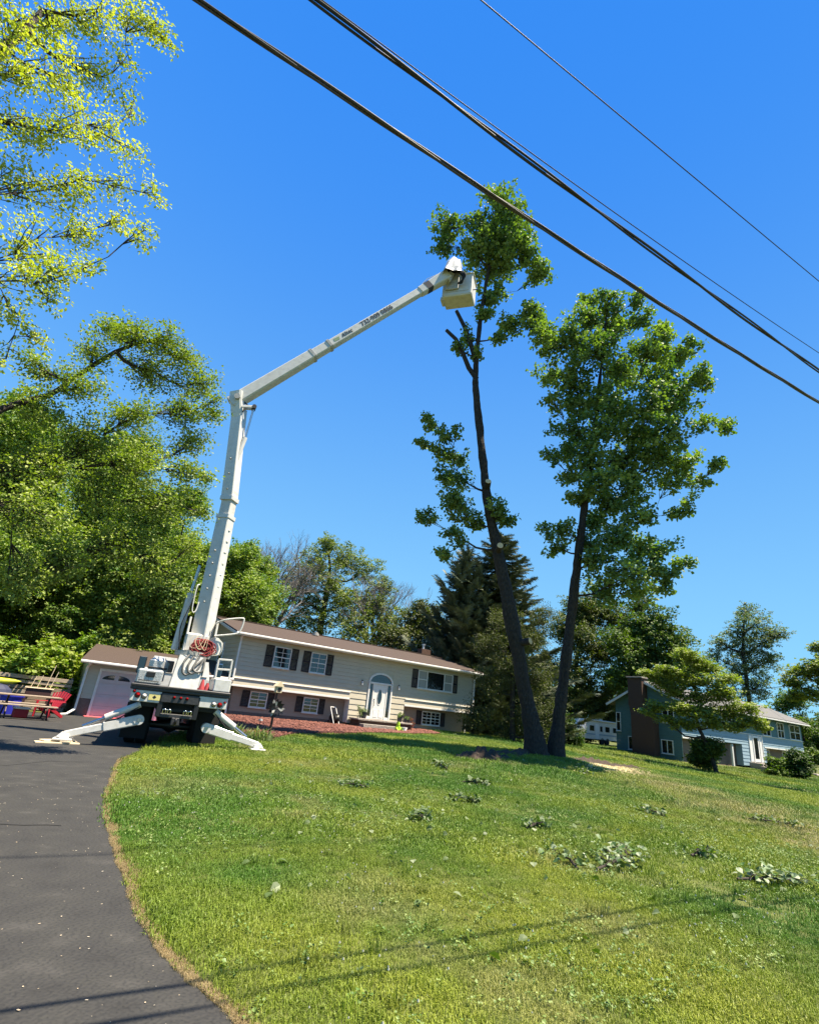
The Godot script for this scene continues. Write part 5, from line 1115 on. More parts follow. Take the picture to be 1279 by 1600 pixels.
func garden_things() -> void:
	# fence of rough horizontal planks behind the table
	var f := thing("plank_fence", "weathered fence of rough horizontal planks behind the picnic table", "fence", Vector3(-1.5, 0, -28.3))
	var r := RandomNumberGenerator.new(); r.seed = 3
	for s in 3:
		var x0 := -6.6 + s * 2.9 + 1.5
		for i in 7:
			var w := r.randf_range(2.8, 2.98); var h := r.randf_range(0.12, 0.165)
			part(f, "plank", Geo.new().rbox(Vector3(x0 + 1.45, 0.12 + i * 0.2, r.randf_range(-0.02, 0.03)), Vector3(w, h, 0.035), 0.008, Transform3D(Basis(Vector3.BACK, r.randf_range(-0.012, 0.012)), Vector3.ZERO)), M.wood if r.randf() < 0.5 else M.wood2)
	for x in [-5.1, -2.2, 0.7, 3.55]: part(f, "post", Geo.new().rbox(Vector3(x, 0.7, -0.07), Vector3(0.1, 1.5, 0.09), 0.01), M.wood)
	# picnic table
	var t := thing("picnic_table", "brown picnic table on dark crossed legs beside the red chair", "table", Vector3(0.62, 0, -23.9), 0.12)
	for i in 5: part(t, "plank", Geo.new().rbox(Vector3(0, 0.74, -0.32 + i * 0.16), Vector3(1.9, 0.04, 0.15), 0.006), M.wood2 if i % 2 else M.wood)
	for s in [-1, 1]:
		for j in 2: part(t, "seat_plank", Geo.new().rbox(Vector3(-0.1, 0.45, s * (0.62 + j * 0.15)), Vector3(1.85, 0.04, 0.14), 0.006), M.wood2)
		for k in [-1, 1]: part(t, "leg", Geo.new().beam(Vector3(s * 0.62, 0, k * 0.6), Vector3(s * 0.62, 0.72, -k * 0.12), Vector3(1, 0, 0), 0.045, 0.1, 0.045, 0.1), M.brownpaint)
		part(t, "cross_beam", Geo.new().rbox(Vector3(s * 0.665, 0.42, 0), Vector3(0.04, 0.1, 1.5), 0.006), M.brownpaint)
	# red slatted chair
	var c := thing("slatted_chair", "bright red slatted garden chair with a fan shaped back by the fence", "chair", Vector3(1.36, 0, -25.2), -0.75)
	for i in 5: part(c, "seat_slat", Geo.new().rbox(Vector3(0, 0.36 - i * 0.02, 0.25 - i * 0.1), Vector3(0.52, 0.022, 0.088), 0.005), M.red)
	for i in 7:
		var a := (i - 3) * 0.075
		part(c, "back_slat", Geo.new().rbox(Vector3(0, 0.38, 0), Vector3(0.082, 0.80 - absf(i - 3) * 0.05, 0.018), 0.006, Transform3D(Basis(Vector3.RIGHT, -0.42) * Basis(Vector3.BACK, -a), Vector3((i - 3) * 0.066, 0.24, -0.2))), M.red)
	part(c, "back_rail", Geo.new().rbox(Vector3(0, 0.68, -0.37), Vector3(0.56, 0.07, 0.025), 0.005), M.red)
	for s in [-1, 1]:
		part(c, "armrest", Geo.new().rbox(Vector3(s * 0.33, 0.56, 0.02), Vector3(0.13, 0.022, 0.7), 0.008), M.red)
		part(c, "leg", Geo.new().rbox(Vector3(s * 0.29, 0.28, 0.3), Vector3(0.03, 0.56, 0.1), 0.005), M.red)
		part(c, "leg", Geo.new().beam(Vector3(s * 0.26, 0.36, 0.28), Vector3(s * 0.26, 0.02, -0.5), Vector3(1, 0, 0), 0.03, 0.11, 0.03, 0.11), M.red)
	# cooler, tubs, tarp and boat
	var k := thing("cooler", "small red and white cooler under the picnic table", "cooler", Vector3(0.5, 0.0, -23.9), 0.2)
	part(k, "body", Geo.new().rbox(Vector3(0, 0.15, 0), Vector3(0.44, 0.28, 0.3), 0.03), M.red); part(k, "lid", Geo.new().rbox(Vector3(0, 0.325, 0), Vector3(0.48, 0.07, 0.34), 0.02), M.trim)
	part(k, "handle", Geo.new().tube([Vector3(-0.24, 0.28, 0), Vector3(-0.25, 0.42, 0), Vector3(0.25, 0.42, 0), Vector3(0.24, 0.28, 0)], [0.012, 0.012, 0.012, 0.012], 6), M.trim)
	var b := thing("storage_tub", "bright blue plastic tub beside the covered pile", "tub", Vector3(0.12, 0, -25.6), 0.1)
	part(b, "body", Geo.new().lathe([Vector2(0.3, 0), Vector2(0.36, 0.6), Vector2(0.36, 0.6)], Vector3.ZERO, 18), M.blue); part(b, "rim", Geo.new().lathe([Vector2(0.36, 0.6), Vector2(0.4, 0.61), Vector2(0.4, 0.65), Vector2(0.34, 0.66)], Vector3.ZERO, 18), M.blue)
	var tp := Geo.new()
	var rows := []
	for j in 6:
		var row := []
		for i in 20:
			var a := TAU * i / 20.0; var u := j / 5.0
			row.append(Vector3(cos(a) * lerpf(0.95, 0.35, u * u) * (1 + 0.06 * sin(a * 6)), 1.0 * sin(u * PI / 2), sin(a) * lerpf(0.7, 0.3, u * u) * (1 + 0.06 * sin(a * 5))))
		rows.append(row)
	for j in 5: for i in 20: tp.oquad(rows[j][i], rows[j][(i + 1) % 20], rows[j + 1][(i + 1) % 20], rows[j + 1][i], Vector3(0, 0.3, 0))
	for i in range(1, 19): tp.otri(rows[5][0], rows[5][i], rows[5][i + 1], Vector3.ZERO)
	var to := part(self, "covered_pile", tp, M.navy); to.position = Vector3(-0.72, 0, -26.4)
	tag(to, "pile under a dark navy tarp with a yellow boat on top", "pile")
	var ky := Geo.new()
	var kp := []; var kr := []
	for i in 13:
		var u := i / 12.0
		kp.append(Vector3(-1.3 + 2.6 * u, 0.10 * pow(2 * u - 1, 2), 0)); kr.append(0.02 + 0.24 * sqrt(maxf(0.0, sin(u * PI))))
	ky.tube(kp, kr, 10)
	for i in ky.v.size(): ky.v[i].y *= 0.55
	var kk := thing("kayak", "yellow kayak lying upside down on the navy tarp", "boat", Vector3(-1.05, 1.08, -26.4), 0.1)
	part(kk, "hull", ky, M.yellow); part(kk, "cockpit_rim", Geo.new().lathe([Vector2(0.2, -0.11), Vector2(0.23, -0.13), Vector2(0.2, -0.15)], Vector3.ZERO, 16), M.black)
	# planter on the fence with stakes standing in it
	var pl := thing("planter_box", "brown wooden planter box on legs in front of the plank fence", "planter", Vector3(0.95, 0, -27.6))
	part(pl, "box", Geo.new().rbox(Vector3(0, 0.78, 0), Vector3(0.9, 0.26, 0.36), 0.01), M.brownpaint); part(pl, "ledge", Geo.new().rbox(Vector3(0, 0.925, 0), Vector3(1.02, 0.03, 0.44), 0.006), M.pine)
	for x in [-0.4, 0.4]: part(pl, "leg", Geo.new().rbox(Vector3(x, 0.325, 0), Vector3(0.08, 0.65, 0.3), 0.006), M.brownpaint)
	var sk := [[-0.32, 0.45, 0.35], [-0.1, 0.5, 0.3], [0.2, 0.95, 0.22], [0.36, 0.7, 0.3]]
	for i in 4:
		var q: Array = sk[i]
		var o := part(self, "garden_stake", Geo.new().tube([Vector3.ZERO, Vector3(q[2] * q[1] * 0.6, q[1], 0)], [0.016, 0.014], 6), M.pine)
		o.position = Vector3(0.95 + q[0], 0.94, -27.6)
		tag(o, ["short thin stake standing at the end of the planter box", "short thin stake next to the end stake in the planter box", "tallest thin stake standing in the planter box", "leaning stake at the end of the planter box near the red chair"][i], "stake", "stakes in the planter box")
	# wind spinner with feeder on its pole
	var sp := thing("wind_spinner", "dark metal wind spinner flower on a slim pole at the mulch edge", "spinner", gp(7.25, -17.75))
	part(sp, "pole", Geo.new().tube([Vector3(0, -0.05, 0), Vector3(0, 1.45, 0)], [0.045, 0.035], 8), M.brownpaint)
	for ring in 2: for i in 12:
		var a := TAU * i / 12.0 + ring * 0.26
		var d := Vector3(cos(a), sin(a), 0)
		var rr := 0.30 - ring * 0.08
		var g := Geo.new()
		var c0 := Vector3(0.03, 0.98, 0.07 + ring * 0.06)
		var n := d.cross(Vector3.BACK) * 0.055
		g.quad(c0 + d * 0.05 - n * 0.3, c0 + d * rr * 0.7 - n, c0 + d * rr + Vector3(0, 0, 0.05), c0 + d * rr * 0.7 + n)
		part(sp, "petal", g, M.grime if (i + ring) % 4 == 0 else M.ironwork)
	part(sp, "hub", Geo.new().lathe([Vector2(0.05, 0), Vector2(0.04, 0.12), Vector2(0.01, 0.14)], Vector3(0.03, 0.98, 0.04), 10, Basis(Vector3.RIGHT, PI / 2)), M.chrome)
	part(sp, "feeder_box", Geo.new().rbox(Vector3(0.02, 1.56, 0), Vector3(0.2, 0.2, 0.2), 0.01), M.pine); part(sp, "feeder_mesh", Geo.new().rbox(Vector3(0.02, 1.56, 0.1), Vector3(0.12, 0.13, 0.012), 0.004), M.shutter)
	part(sp, "feeder_roof", Geo.new().prism([Vector2(-0.15, 0), Vector2(0.15, 0), Vector2(0, 0.17)], Transform3D(Basis.IDENTITY, Vector3(0.02, 1.66, -0.14)), 0.28), M.pine)
	var sl := thing("path_light", "small solar path light on a stake in the mulch", "lamp", gp(7.5, -19.4))
	part(sl, "stake", Geo.new().tube([Vector3(0, -0.05, 0), Vector3(0, 0.42, 0)], [0.012, 0.012], 6), M.ironwork); part(sl, "cap", Geo.new().lathe([Vector2(0.07, 0.42), Vector2(0.08, 0.45), Vector2(0.02, 0.49)], Vector3.ZERO, 12), M.clearlens)
	# iris leaves beside the outrigger
	var ib := Buf.new(); r.seed = 12
	var ip := thing("iris_clump", "clump of upright pale green iris leaves beside the outrigger foot", "plant", gp(6.75, -17.6))
	for i in 16:
		ib.add(Basis(Vector3.UP, r.randf() * TAU).scaled(Vector3.ONE * r.randf_range(0.7, 1.2)), Vector3(r.randf_range(-0.55, 0.45), 0, r.randf_range(-0.4, 0.4)), lin(0.10, 0.17, 0.05).lerp(lin(0.30, 0.36, 0.14), r.randf()))
	multi(ip, "leaves", tuft(16, 0.12, 0.5, 0.03, 77, 0.7), M.leaf, ib)
	# hose cart by the wall
	var h := thing("hose_cart", "white framed garden hose cart standing against the lower wall", "hose cart", gp(14.45, -26.9, 0.03), 0.3)
	for s in [-0.2, 0.2]: part(h, "frame_tube", Geo.new().tube([Vector3(s, 0.05, 0.2), Vector3(s, 0.35, 0.05), Vector3(s, 0.85, -0.2)], [0.024, 0.024, 0.024], 8), M.trim)
	part(h, "handle", Geo.new().tube([Vector3(-0.2, 0.85, -0.2), Vector3(0.2, 0.85, -0.2)], [0.024, 0.024], 8), M.trim); part(h, "cross_tube", Geo.new().tube([Vector3(-0.2, 0.35, 0.05), Vector3(0.2, 0.35, 0.05)], [0.02, 0.02], 8), M.trim)
	part(h, "reel", Geo.new().lathe([Vector2(0.24, -0.16), Vector2(0.24, -0.14), Vector2(0.15, -0.13), Vector2(0.15, 0.13), Vector2(0.24, 0.14), Vector2(0.24, 0.16)], Vector3(0, 0.3, 0), 20, Basis(Vector3.BACK, PI / 2)), M.black)
	for s in [-0.25, 0.25]: part(h, "wheel", Geo.new().lathe([Vector2(0.1, -0.02), Vector2(0.1, 0.02)], Vector3(s, 0.1, -0.1), 14, Basis(Vector3.BACK, PI / 2)), M.rubber)
	# pots on the porch
	var spots := [[16.15, 1.02, -26.7, 0.17, 0.3, "large dark pot left of the front door on the porch"], [18.55, 1.02, -26.65, 0.16, 0.3, "large dark pot right of the front door on the porch"], [18.15, 1.02, -26.2, 0.09, 0.18, "small dark pot just right of the door sill"], [18.6, 1.02, -26.15, 0.09, 0.16, "small dark pot in front of the large right pot"], [18.82, 1.02, -26.2, 0.09, 0.16, "small dark pot next to the pink flowers"]]
	for q in spots:
		var o := thing("flower_pot", q[5], "pot", Vector3(q[0], q[1], q[2]), 0, "dark pots on the porch")
		part(o, "pot", Geo.new().lathe([Vector2(q[3] * 0.7, 0), Vector2(q[3], q[4]), Vector2(q[3] * 1.08, q[4] + 0.005), Vector2(q[3] * 1.08, q[4] + 0.04), Vector2(q[3] * 0.9, q[4] + 0.04)], Vector3.ZERO, 16), M.pot)
		var lb := Buf.new()
		for i in int(30 * q[3] / 0.15): lb.add(Basis(rdir(r), r.randf() * TAU), Vector3(r.randf_range(-1, 1) * q[3], q[4] + r.randf_range(0.02, 0.18), r.randf_range(-1, 1) * q[3]), lin(0.06, 0.12, 0.03).lerp(lin(0.2, 0.26, 0.1), r.randf()))
		multi(o, "leaves", leaf_spray(4, 0.06, 0.05, 41), M.leaf, lb)
	for q in [[19.1, 0.62, -26.3, "pink flowering plant at the porch end", lin(0.6, 0.1, 0.16), "plant"], [15.75, 1.02, -26.4, "slim leafy plant left of the porch door", lin(0.2, 0.26, 0.1), "plant"]]:
		var y := hgt(q[0], q[2]) if q[1] < 0.8 else q[1] as float
		var o := thing("porch_plant", q[3], q[5], Vector3(q[0], y, q[2]))
		var st := Geo.new(); var lb := Buf.new()
		for i in 9:
			var e := Vector3(r.randf_range(-0.22, 0.22), r.randf_range(0.3, 0.62), r.randf_range(-0.2, 0.2))
			st.tube([Vector3.ZERO, e * 0.5 + Vector3(0, 0.06, 0), e], [0.008, 0.006, 0.003], 4, false)
			for j in 6: lb.add(Basis(rdir(r), r.randf() * TAU), e * r.randf_range(0.4, 1.1), lin(0.07, 0.13, 0.04).lerp(q[4], r.randf()))
		part(o, "stems", st, M.twig); multi(o, "leaves", leaf_spray(4, 0.055, 0.05, 43), M.leaf, lb)
	var fg := thing("garden_figure", "lime green toy like garden figure sitting on the front step", "figure", Vector3(17.55, 0.6, -25.32), 0.3)
	part(fg, "body", Geo.new().lathe([Vector2(0.02, 0), Vector2(0.15, 0.04), Vector2(0.16, 0.16), Vector2(0.09, 0.28), Vector2(0.02, 0.32)], Vector3.ZERO, 14), M.lime)
	part(fg, "head", Geo.new().lathe([Vector2(0.02, 0.26), Vector2(0.1, 0.3), Vector2(0.11, 0.38), Vector2(0.06, 0.45), Vector2(0.01, 0.46)], Vector3(-0.03, 0, 0.02), 14), M.lime)
	for s in [-1, 1]: part(fg, "limb", Geo.new().tube([Vector3(s * 0.12, 0.14, 0.02), Vector3(s * 0.24, 0.12, 0.1), Vector3(s * 0.2, 0.02, 0.2)], [0.045, 0.04, 0.03], 8), M.lime)
	var wp := thing("white_planter", "low white planter bowl beside the lime green figure", "pot", Vector3(17.95, 0.6, -25.3))
	part(wp, "bowl", Geo.new().lathe([Vector2(0.1, 0), Vector2(0.17, 0.14), Vector2(0.19, 0.2), Vector2(0.15, 0.2)], Vector3.ZERO, 14), M.trim)
	# camper, shed, stones by the neighbour's steps
	var cp := thing("camper_trailer", "white camper trailer parked behind the blue house", "trailer", gp(50.0, -36.5), 0.05)
	var cg := Geo.new().prism([Vector2(-3.3, 0.5), Vector2(3.2, 0.5), Vector2(3.4, 1.2), Vector2(3.2, 2.3), Vector2(-3.1, 2.3), Vector2(-3.5, 1.3)], Transform3D(Basis.IDENTITY, Vector3(0, 0, -1.1)), 2.2)
	part(cp, "body", cg, M.white)
	for x in [-2.2, -0.6, 0.5, 1.9]: part(cp, "window", Geo.new().rbox(Vector3(x, 1.5, 1.1), Vector3(0.75 if x != -0.6 else 0.4, 0.5, 0.03), 0.02), M.glass)
	part(cp, "door", Geo.new().rbox(Vector3(-1.35, 1.25, 1.11), Vector3(0.65, 1.4, 0.03), 0.02), M.trim); part(cp, "stripe", Geo.new().rbox(Vector3(0, 0.95, 1.105), Vector3(6.4, 0.12, 0.02), 0.005), M.paleblue)
	part(cp, "awning_roll", Geo.new().tube([Vector3(-2.6, 2.25, 1.18), Vector3(2.6, 2.25, 1.18)], [0.08, 0.08], 8), M.trim); part(cp, "roof_unit", Geo.new().rbox(Vector3(0.4, 2.42, 0), Vector3(0.9, 0.25, 0.8), 0.06), M.white)
	for x in [-0.45, 0.45]: part(cp, "wheel", Geo.new().lathe([Vector2(0.33, -0.1), Vector2(0.34, 0.1)], Vector3(x, 0.33, 1.0), 16, Basis(Vector3.RIGHT, PI / 2)), M.rubber)
	part(cp, "hitch", Geo.new().beam(Vector3(-3.3, 0.5, 0), Vector3(-4.6, 0.45, 0), Vector3(0, 0, 1), 0.5, 0.1, 0.1, 0.1), M.black)
	var sh := thing("garden_shed", "small dark shed with brown roof in the shade behind the house corner", "shed", gp(29.3, -36.0))
	part(sh, "wall", Geo.new().rbox(Vector3(0, 0.7, 0), Vector3(2.2, 1.6, 1.8), 0.02), M.wood); slab(sh, "roof", [Vector3(-1.3, 1.5, 1.1), Vector3(1.3, 1.5, 1.1), Vector3(1.3, 2.0, 0), Vector3(-1.3, 2.0, 0)], 0.06, M.shingle); slab(sh, "roof", [Vector3(-1.3, 1.5, -1.1), Vector3(1.3, 1.5, -1.1), Vector3(1.3, 2.0, -0.003), Vector3(-1.3, 2.0, -0.003)], 0.06, M.shingle)
	part(sh, "door", Geo.new().rbox(Vector3(-0.2, 0.65, 0.91), Vector3(0.8, 1.4, 0.04), 0.01), M.brownpaint)
	r.seed = 19
	for i in 9:
		var x := 47.5 + i * 1.4 + r.randf_range(-0.3, 0.3)
		var g := Geo.new().rbox(Vector3.ZERO, Vector3(r.randf_range(0.5, 1.0), r.randf_range(0.2, 0.3), 0.4), 0.09)
		for q in g.v.size(): g.v[q] += Vector3(sin(g.v[q].y * 30 + i), cos(g.v[q].x * 20), sin(g.v[q].z * 25)) * 0.03
		var o := part(self, "border_stone", g, M.stone)
		o.position = gp(x, -19.4 + r.randf_range(-0.2, 0.2), 0.1)
		tag(o, "grey stone in the low border before the blue house steps", "stone", "border stones before the blue house")

func plants() -> void:
	var maple := leaf_spray(11, 0.14, 0.23, 61, 1.0, 0.5)
	var small := leaf_spray(11, 0.068, 0.17, 62, 0.7, 0.7)
	var fine := leaf_spray(12, 0.075, 0.20, 63, 0.55, 0.6)
	var bulk := leaf_spray(16, 0.22, 0.42, 64, 0.9, 0.5)
	var flat := leaf_spray(12, 0.16, 0.30, 65, 0.8, 0.25)
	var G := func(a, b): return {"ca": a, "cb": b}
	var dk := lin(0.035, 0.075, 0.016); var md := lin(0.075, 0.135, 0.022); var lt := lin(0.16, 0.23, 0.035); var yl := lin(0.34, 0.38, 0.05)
	# the two maples on the lawn
	var ta := broadleaf("maple_tree", "half felled maple with long bare leaning trunk beside the lift bucket", TRUNK_A, CROWN_A, {"seed": 11, "ca": lin(0.085, 0.165, 0.06), "cb": lin(0.28, 0.375, 0.13), "mesh": maple, "dens": 22.0, "per": 5, "limb": 1.3, "tw": 1.5, "flare": true, "sides": 30, "from": 0.3, "fuzz": 0.26, "grow": 1.1, "bare": 0.1})
	broadleaf("maple_tree", "full leafy maple with dark trunk growing beside the half felled one", TRUNK_B, CROWN_B, {"seed": 12, "ca": lin(0.08, 0.16, 0.06), "cb": lin(0.28, 0.375, 0.13), "mesh": maple, "dens": 18.0, "per": 5, "limb": 1.3, "tw": 1.5, "flare": true, "sides": 30, "from": 0.25, "fuzz": 0.26, "grow": 1.12})
	# stubs left by the saw
	var b := ta.position
	for q in [[Vector3(15.1, 4.55, -13.5), Vector3(0.1, 0.1, 0.5)], [Vector3(13.9, 8.2, -13.1), Vector3(-0.25, 0.1, 0.35)], [Vector3(12.92, 10.9, -12.85), Vector3(-0.2, 0.15, 0.3)], [Vector3(13.3, 9.6, -12.95), Vector3(0.3, 0.1, 0.25)]]:
		var p0: Vector3 = q[0] - b
		# nearest point of the trunk line at that height
		var best := Vector3.ZERO; var bd := 1e9
		for i in range(0, TRUNK_A.size() - 4, 4):
			var u0 := Vector3(TRUNK_A[i], TRUNK_A[i + 1], TRUNK_A[i + 2]); var u1 := Vector3(TRUNK_A[i + 4], TRUNK_A[i + 5], TRUNK_A[i + 6])
			if q[0].y >= u0.y and q[0].y <= u1.y:
				best = u0.lerp(u1, (q[0].y - u0.y) / (u1.y - u0.y)) - b
		var e: Vector3 = best + q[1] * 1.25
		var st := part(ta, "cut_stub", Geo.new().tube([best, e], [0.16, 0.13], 10), M.bark)
		part(st, "cut_face", Geo.new().tube([e, e + q[1].normalized() * 0.012], [0.128, 0.126], 12), M.cutwood)
	# cut limb ends below the bucket
	for q in STUBS:
		var pts := []; var rad := []
		for i in range(0, q.size(), 3): pts.append(Vector3(q[i], q[i + 1], q[i + 2]) - b)
		for i in pts.size(): rad.append(lerpf(0.12, 0.085, float(i) / (pts.size() - 1)))
		var st := part(ta, "cut_limb", Geo.new().tube(pts, rad, 10), M.bark)
		part(st, "cut_face", Geo.new().tube([pts[-1], pts[-1] + (pts[-1] - pts[-2]).normalized() * 0.012], [0.083, 0.08], 10), M.cutwood)
	# trees at the left
	broadleaf("linden_tree", "sunlit yellow green tree with fine drooping twigs reaching over the driveway", [-4.6, 0, -9.4, 0.26, -4.3, 4, -9.6, 0.22, -4.0, 8, -9.8, 0.17, -3.7, 11, -10, 0.12, -3.4, 14, -10.2, 0.05], CROWN_L1, {"seed": 21, "ca": lin(0.30, 0.38, 0.08), "cb": lin(0.62, 0.62, 0.16), "mesh": fine, "mat": M.leafthin, "grow": 1.15, "dens": 52.0, "tw": 1.2, "pow": 1.9, "per": 4, "ls": 0.95, "from": 0.3, "fuzz": 0.24, "bare": 0.12, "limb": 1.2})
	broadleaf("cherry_tree", "dark green tree with long arching branches in front of the raised boom", [-5.6, 0, -13.6, 0.26, -5.3, 3, -13.6, 0.22, -4.4, 6.0, -13.5, 0.18, -2.6, 7.2, -13.4, 0.14] + TRUNK_L2, CROWN_L2, {"seed": 22, "ca": lin(0.14, 0.21, 0.05), "cb": lin(0.38, 0.44, 0.10), "mesh": small, "grow": 1.25, "dens": 80.0, "pow": 1.9, "per": 4, "ls": 1.0, "from": 0.35, "fuzz": 0.28, "limb": 1.8, "tw": 1.1})
	# the wood behind the garage, its trees one by one
	var rows := [[-13, -33, 13, 5], [-8, -36, 16, 5.5], [-3.5, -33, 14, 4.5], [0.5, -37, 17, 5], [3.5, -33.5, 13, 4], [7, -38, 15.5, 4.5], [10.5, -36.5, 11.5, 3.4], [-6, -41, 19, 6], [3, -43, 19, 6], [12.5, -42, 12, 4]]
	var tell := ["broad dark green tree at the far end of the plank fence", "tall round green tree behind the plank fence", "leafy green tree right behind the covered pile", "tall dense green tree behind the garage corner", "leafy tree close behind the garage roof", "dense green tree behind the garage ridge", "small green tree between garage and house gable", "tallest dark tree deep in the wood behind the fence", "tallest dark tree deep in the wood behind the garage", "low green tree deep behind the house gable"]
	for i in rows.size():
		var q: Array = rows[i]
		var ba := Vector3(q[0], 0, q[1])
		broadleaf("woodland_tree", tell[i], straight_trunk(ba, q[2] * 0.8, 0.22, Vector3(0.6 * sin(i), 0, 0)), clumps(ba + Vector3(0, q[2] * 0.56, 0), q[3] * 0.85, q[2] * 0.46, 17, q[3] * 0.34, 100 + i), {"seed": 30 + i, "y": 0.0, "ca": dk * 2.4, "cb": lin(0.23, 0.28, 0.05) * (1.0 + 0.18 * (i % 4)), "mesh": bulk, "dens": 32.0, "pow": 1.5, "per": 6, "fuzz": 0.36, "from": 0.2, "ls": 0.58, "grow": 1.15}, "trees in the wood behind the garage")
	# bright shrubs in front of the wood
	var sb := [[0.4, -29.6, 2.9, 1.5], [2.0, -30.5, 3.6, 1.5], [-1.6, -30.2, 2.9, 1.7], [3.6, -31.8, 3.3, 1.6], [5.6, -35.0, 4.6, 1.7], [7.4, -35.2, 4.4, 1.5]]
	for i in sb.size():
		var q: Array = sb[i]
		var ba := Vector3(q[0], 0, q[1])
		broadleaf("wild_shrub", ["sunlit yellow green shrub above the plank fence", "tall sunlit shrub beside the garage wall", "sunlit shrub behind the covered pile", "sunlit shrub behind the garage eave", "bright shrub behind the garage ridge", "bright shrub between the garage ridge and the boom"][i], straight_trunk(ba, q[2] * 0.6, 0.07), clumps(ba + Vector3(0, q[2] * 0.58, 0), q[3], q[2] * 0.42, 9, 0.75, 140 + i), {"seed": 50 + i, "y": 0.0, "cat": "shrub", "ca": md * 1.7, "cb": lt.lerp(yl, 0.7), "mesh": flat, "dens": 26.0, "per": 6, "from": 0.1, "fuzz": 0.25}, "sunlit shrubs behind the fence and garage")
	# behind the house
	broadleaf("ash_tree", "wide pale green tree rising behind the middle of the beige house", TRUNK_G1, CROWN_G1, {"seed": 71, "ca": lin(0.11, 0.155, 0.04), "cb": lin(0.25, 0.29, 0.08), "mesh": bulk, "grow": 1.3, "dens": 12.0, "pow": 1.7, "per": 5, "ls": 0.7, "from": 0.15, "fuzz": 0.35, "limb": 1.4, "bare": 0.1, "twig": M.greybark, "y": 0.4})
	broadleaf("olive_tree", "dull olive tree between the pale tree and the spruces", TRUNK_G4, CROWN_G4, {"seed": 72, "grow": 1.3, "fuzz": 0.38, "ca": lin(0.06, 0.08, 0.025), "cb": lin(0.15, 0.165, 0.06), "mesh": bulk, "dens": 14.0, "pow": 1.7, "per": 4, "ls": 0.8, "from": 0.15, "limb": 1.2, "twig": M.greybark, "y": 0.4})
	broadleaf("backyard_tree", "small dark green tree behind the house gable, right of the boom", TRUNK_G5, CROWN_G5, {"seed": 73, "grow": 1.3, "fuzz": 0.38, "ca": dk, "cb": lt, "mesh": bulk, "dens": 16.0, "pow": 1.6, "per": 5, "ls": 0.7, "from": 0.15, "y": 0.4})
	bare_tree("bare_tree", "leafless grey tree with upright twigs above the house roof near the boom", Vector3(15.9, 0.4, -43.5), 14.6, 5, 0.8)
	bare_tree("bare_tree", "leafless grey tree spreading right of the wide pale green tree", Vector3(27.6, 0.4, -45.0), 14.6, 9, 1.2)
	conifer("spruce_tree", "large dark spruce behind the leaning maple trunk", Vector3(29.5, 0.5, -30.4), 16.0, 7.6, 3, lin(0.04, 0.06, 0.03), lin(0.13, 0.145, 0.065))
	conifer("spruce_tree", "ragged darker spruce at the corner of the beige house", Vector3(27.0, 0.6, -31.6), 13.9, 5.0, 7, lin(0.035, 0.055, 0.034), lin(0.105, 0.125, 0.065), 0.04, 0.35)
	conifer("spruce_tree", "small dark spruce behind the shed", Vector3(31.5, 0.5, -35.5), 9.5, 3.6, 9, lin(0.03, 0.048, 0.024), lin(0.08, 0.10, 0.04))
	broadleaf("yard_tree", "yellowish green bushy tree between the maple trunks and the brick chimney", TRUNK_YG, CROWN_YG, {"seed": 75, "grow": 1.05, "fuzz": 0.4, "ca": lin(0.045, 0.07, 0.018), "cb": lin(0.15, 0.175, 0.04), "mesh": bulk, "dens": 15.0, "pow": 1.6, "per": 5, "ls": 0.9, "from": 0.1, "y": 0.3})
	broadleaf("juniper_tree", "olive brown bushy evergreen directly behind the leaning maple trunk", TRUNK_OL, CROWN_OL, {"seed": 81, "grow": 1.1, "fuzz": 0.4, "ca": lin(0.035, 0.05, 0.016), "cb": lin(0.12, 0.135, 0.04), "mesh": fine, "dens": 26.0, "pow": 1.7, "per": 9, "ls": 1.3, "from": 0.1})
	broadleaf("yard_tree", "dark green tree behind the brick chimney of the blue house", TRUNK_R1, CROWN_R1, {"seed": 76, "grow": 1.3, "fuzz": 0.38, "ca": dk * 1.2, "cb": lt * 0.9, "mesh": bulk, "dens": 13.0, "pow": 1.6, "per": 5, "from": 0.1, "y": 0.3})
	broadleaf("locust_tree", "tall airy pale tree standing behind the blue house roof", TRUNK_R2, CROWN_R2, {"seed": 77, "grow": 1.6, "fuzz": 0.38, "ca": lin(0.09, 0.13, 0.06), "cb": lin(0.20, 0.25, 0.13), "mesh": bulk, "dens": 15.0, "pow": 1.5, "per": 3, "ls": 0.75, "from": 0.1, "limb": 2.4, "twig": M.bark, "y": 0.3})
	broadleaf("dogwood_tree", "layered yellow green dogwood in front of the blue house", TRUNK_D, CROWN_D, {"seed": 78, "grow": 1.6, "fuzz": 0.2, "ca": lin(0.12, 0.17, 0.04), "cb": lin(0.34, 0.39, 0.085), "mesh": flat, "dens": 27.0, "pow": 1.5, "per": 4, "ls": 0.75, "squash": 0.34, "from": 0.3, "tilt": 0.25, "limb": 1.5})
	broadleaf("dogwood_tree", "layered light green tree at the far side of the blue house", [34.8, 0.3, -9.6, 0.14, 34.4, 2.5, -9.8, 0.12, 33.6, 4.5, -10.2, 0.08, 33.0, 6.0, -10.4, 0.03], CROWN_R3, {"seed": 79, "grow": 1.5, "fuzz": 0.3, "ca": lin(0.11, 0.15, 0.03), "cb": lin(0.27, 0.31, 0.07), "mesh": flat, "dens": 40.0, "pow": 1.5, "per": 4, "ls": 0.7, "squash": 0.42, "from": 0.3, "tilt": 0.3})
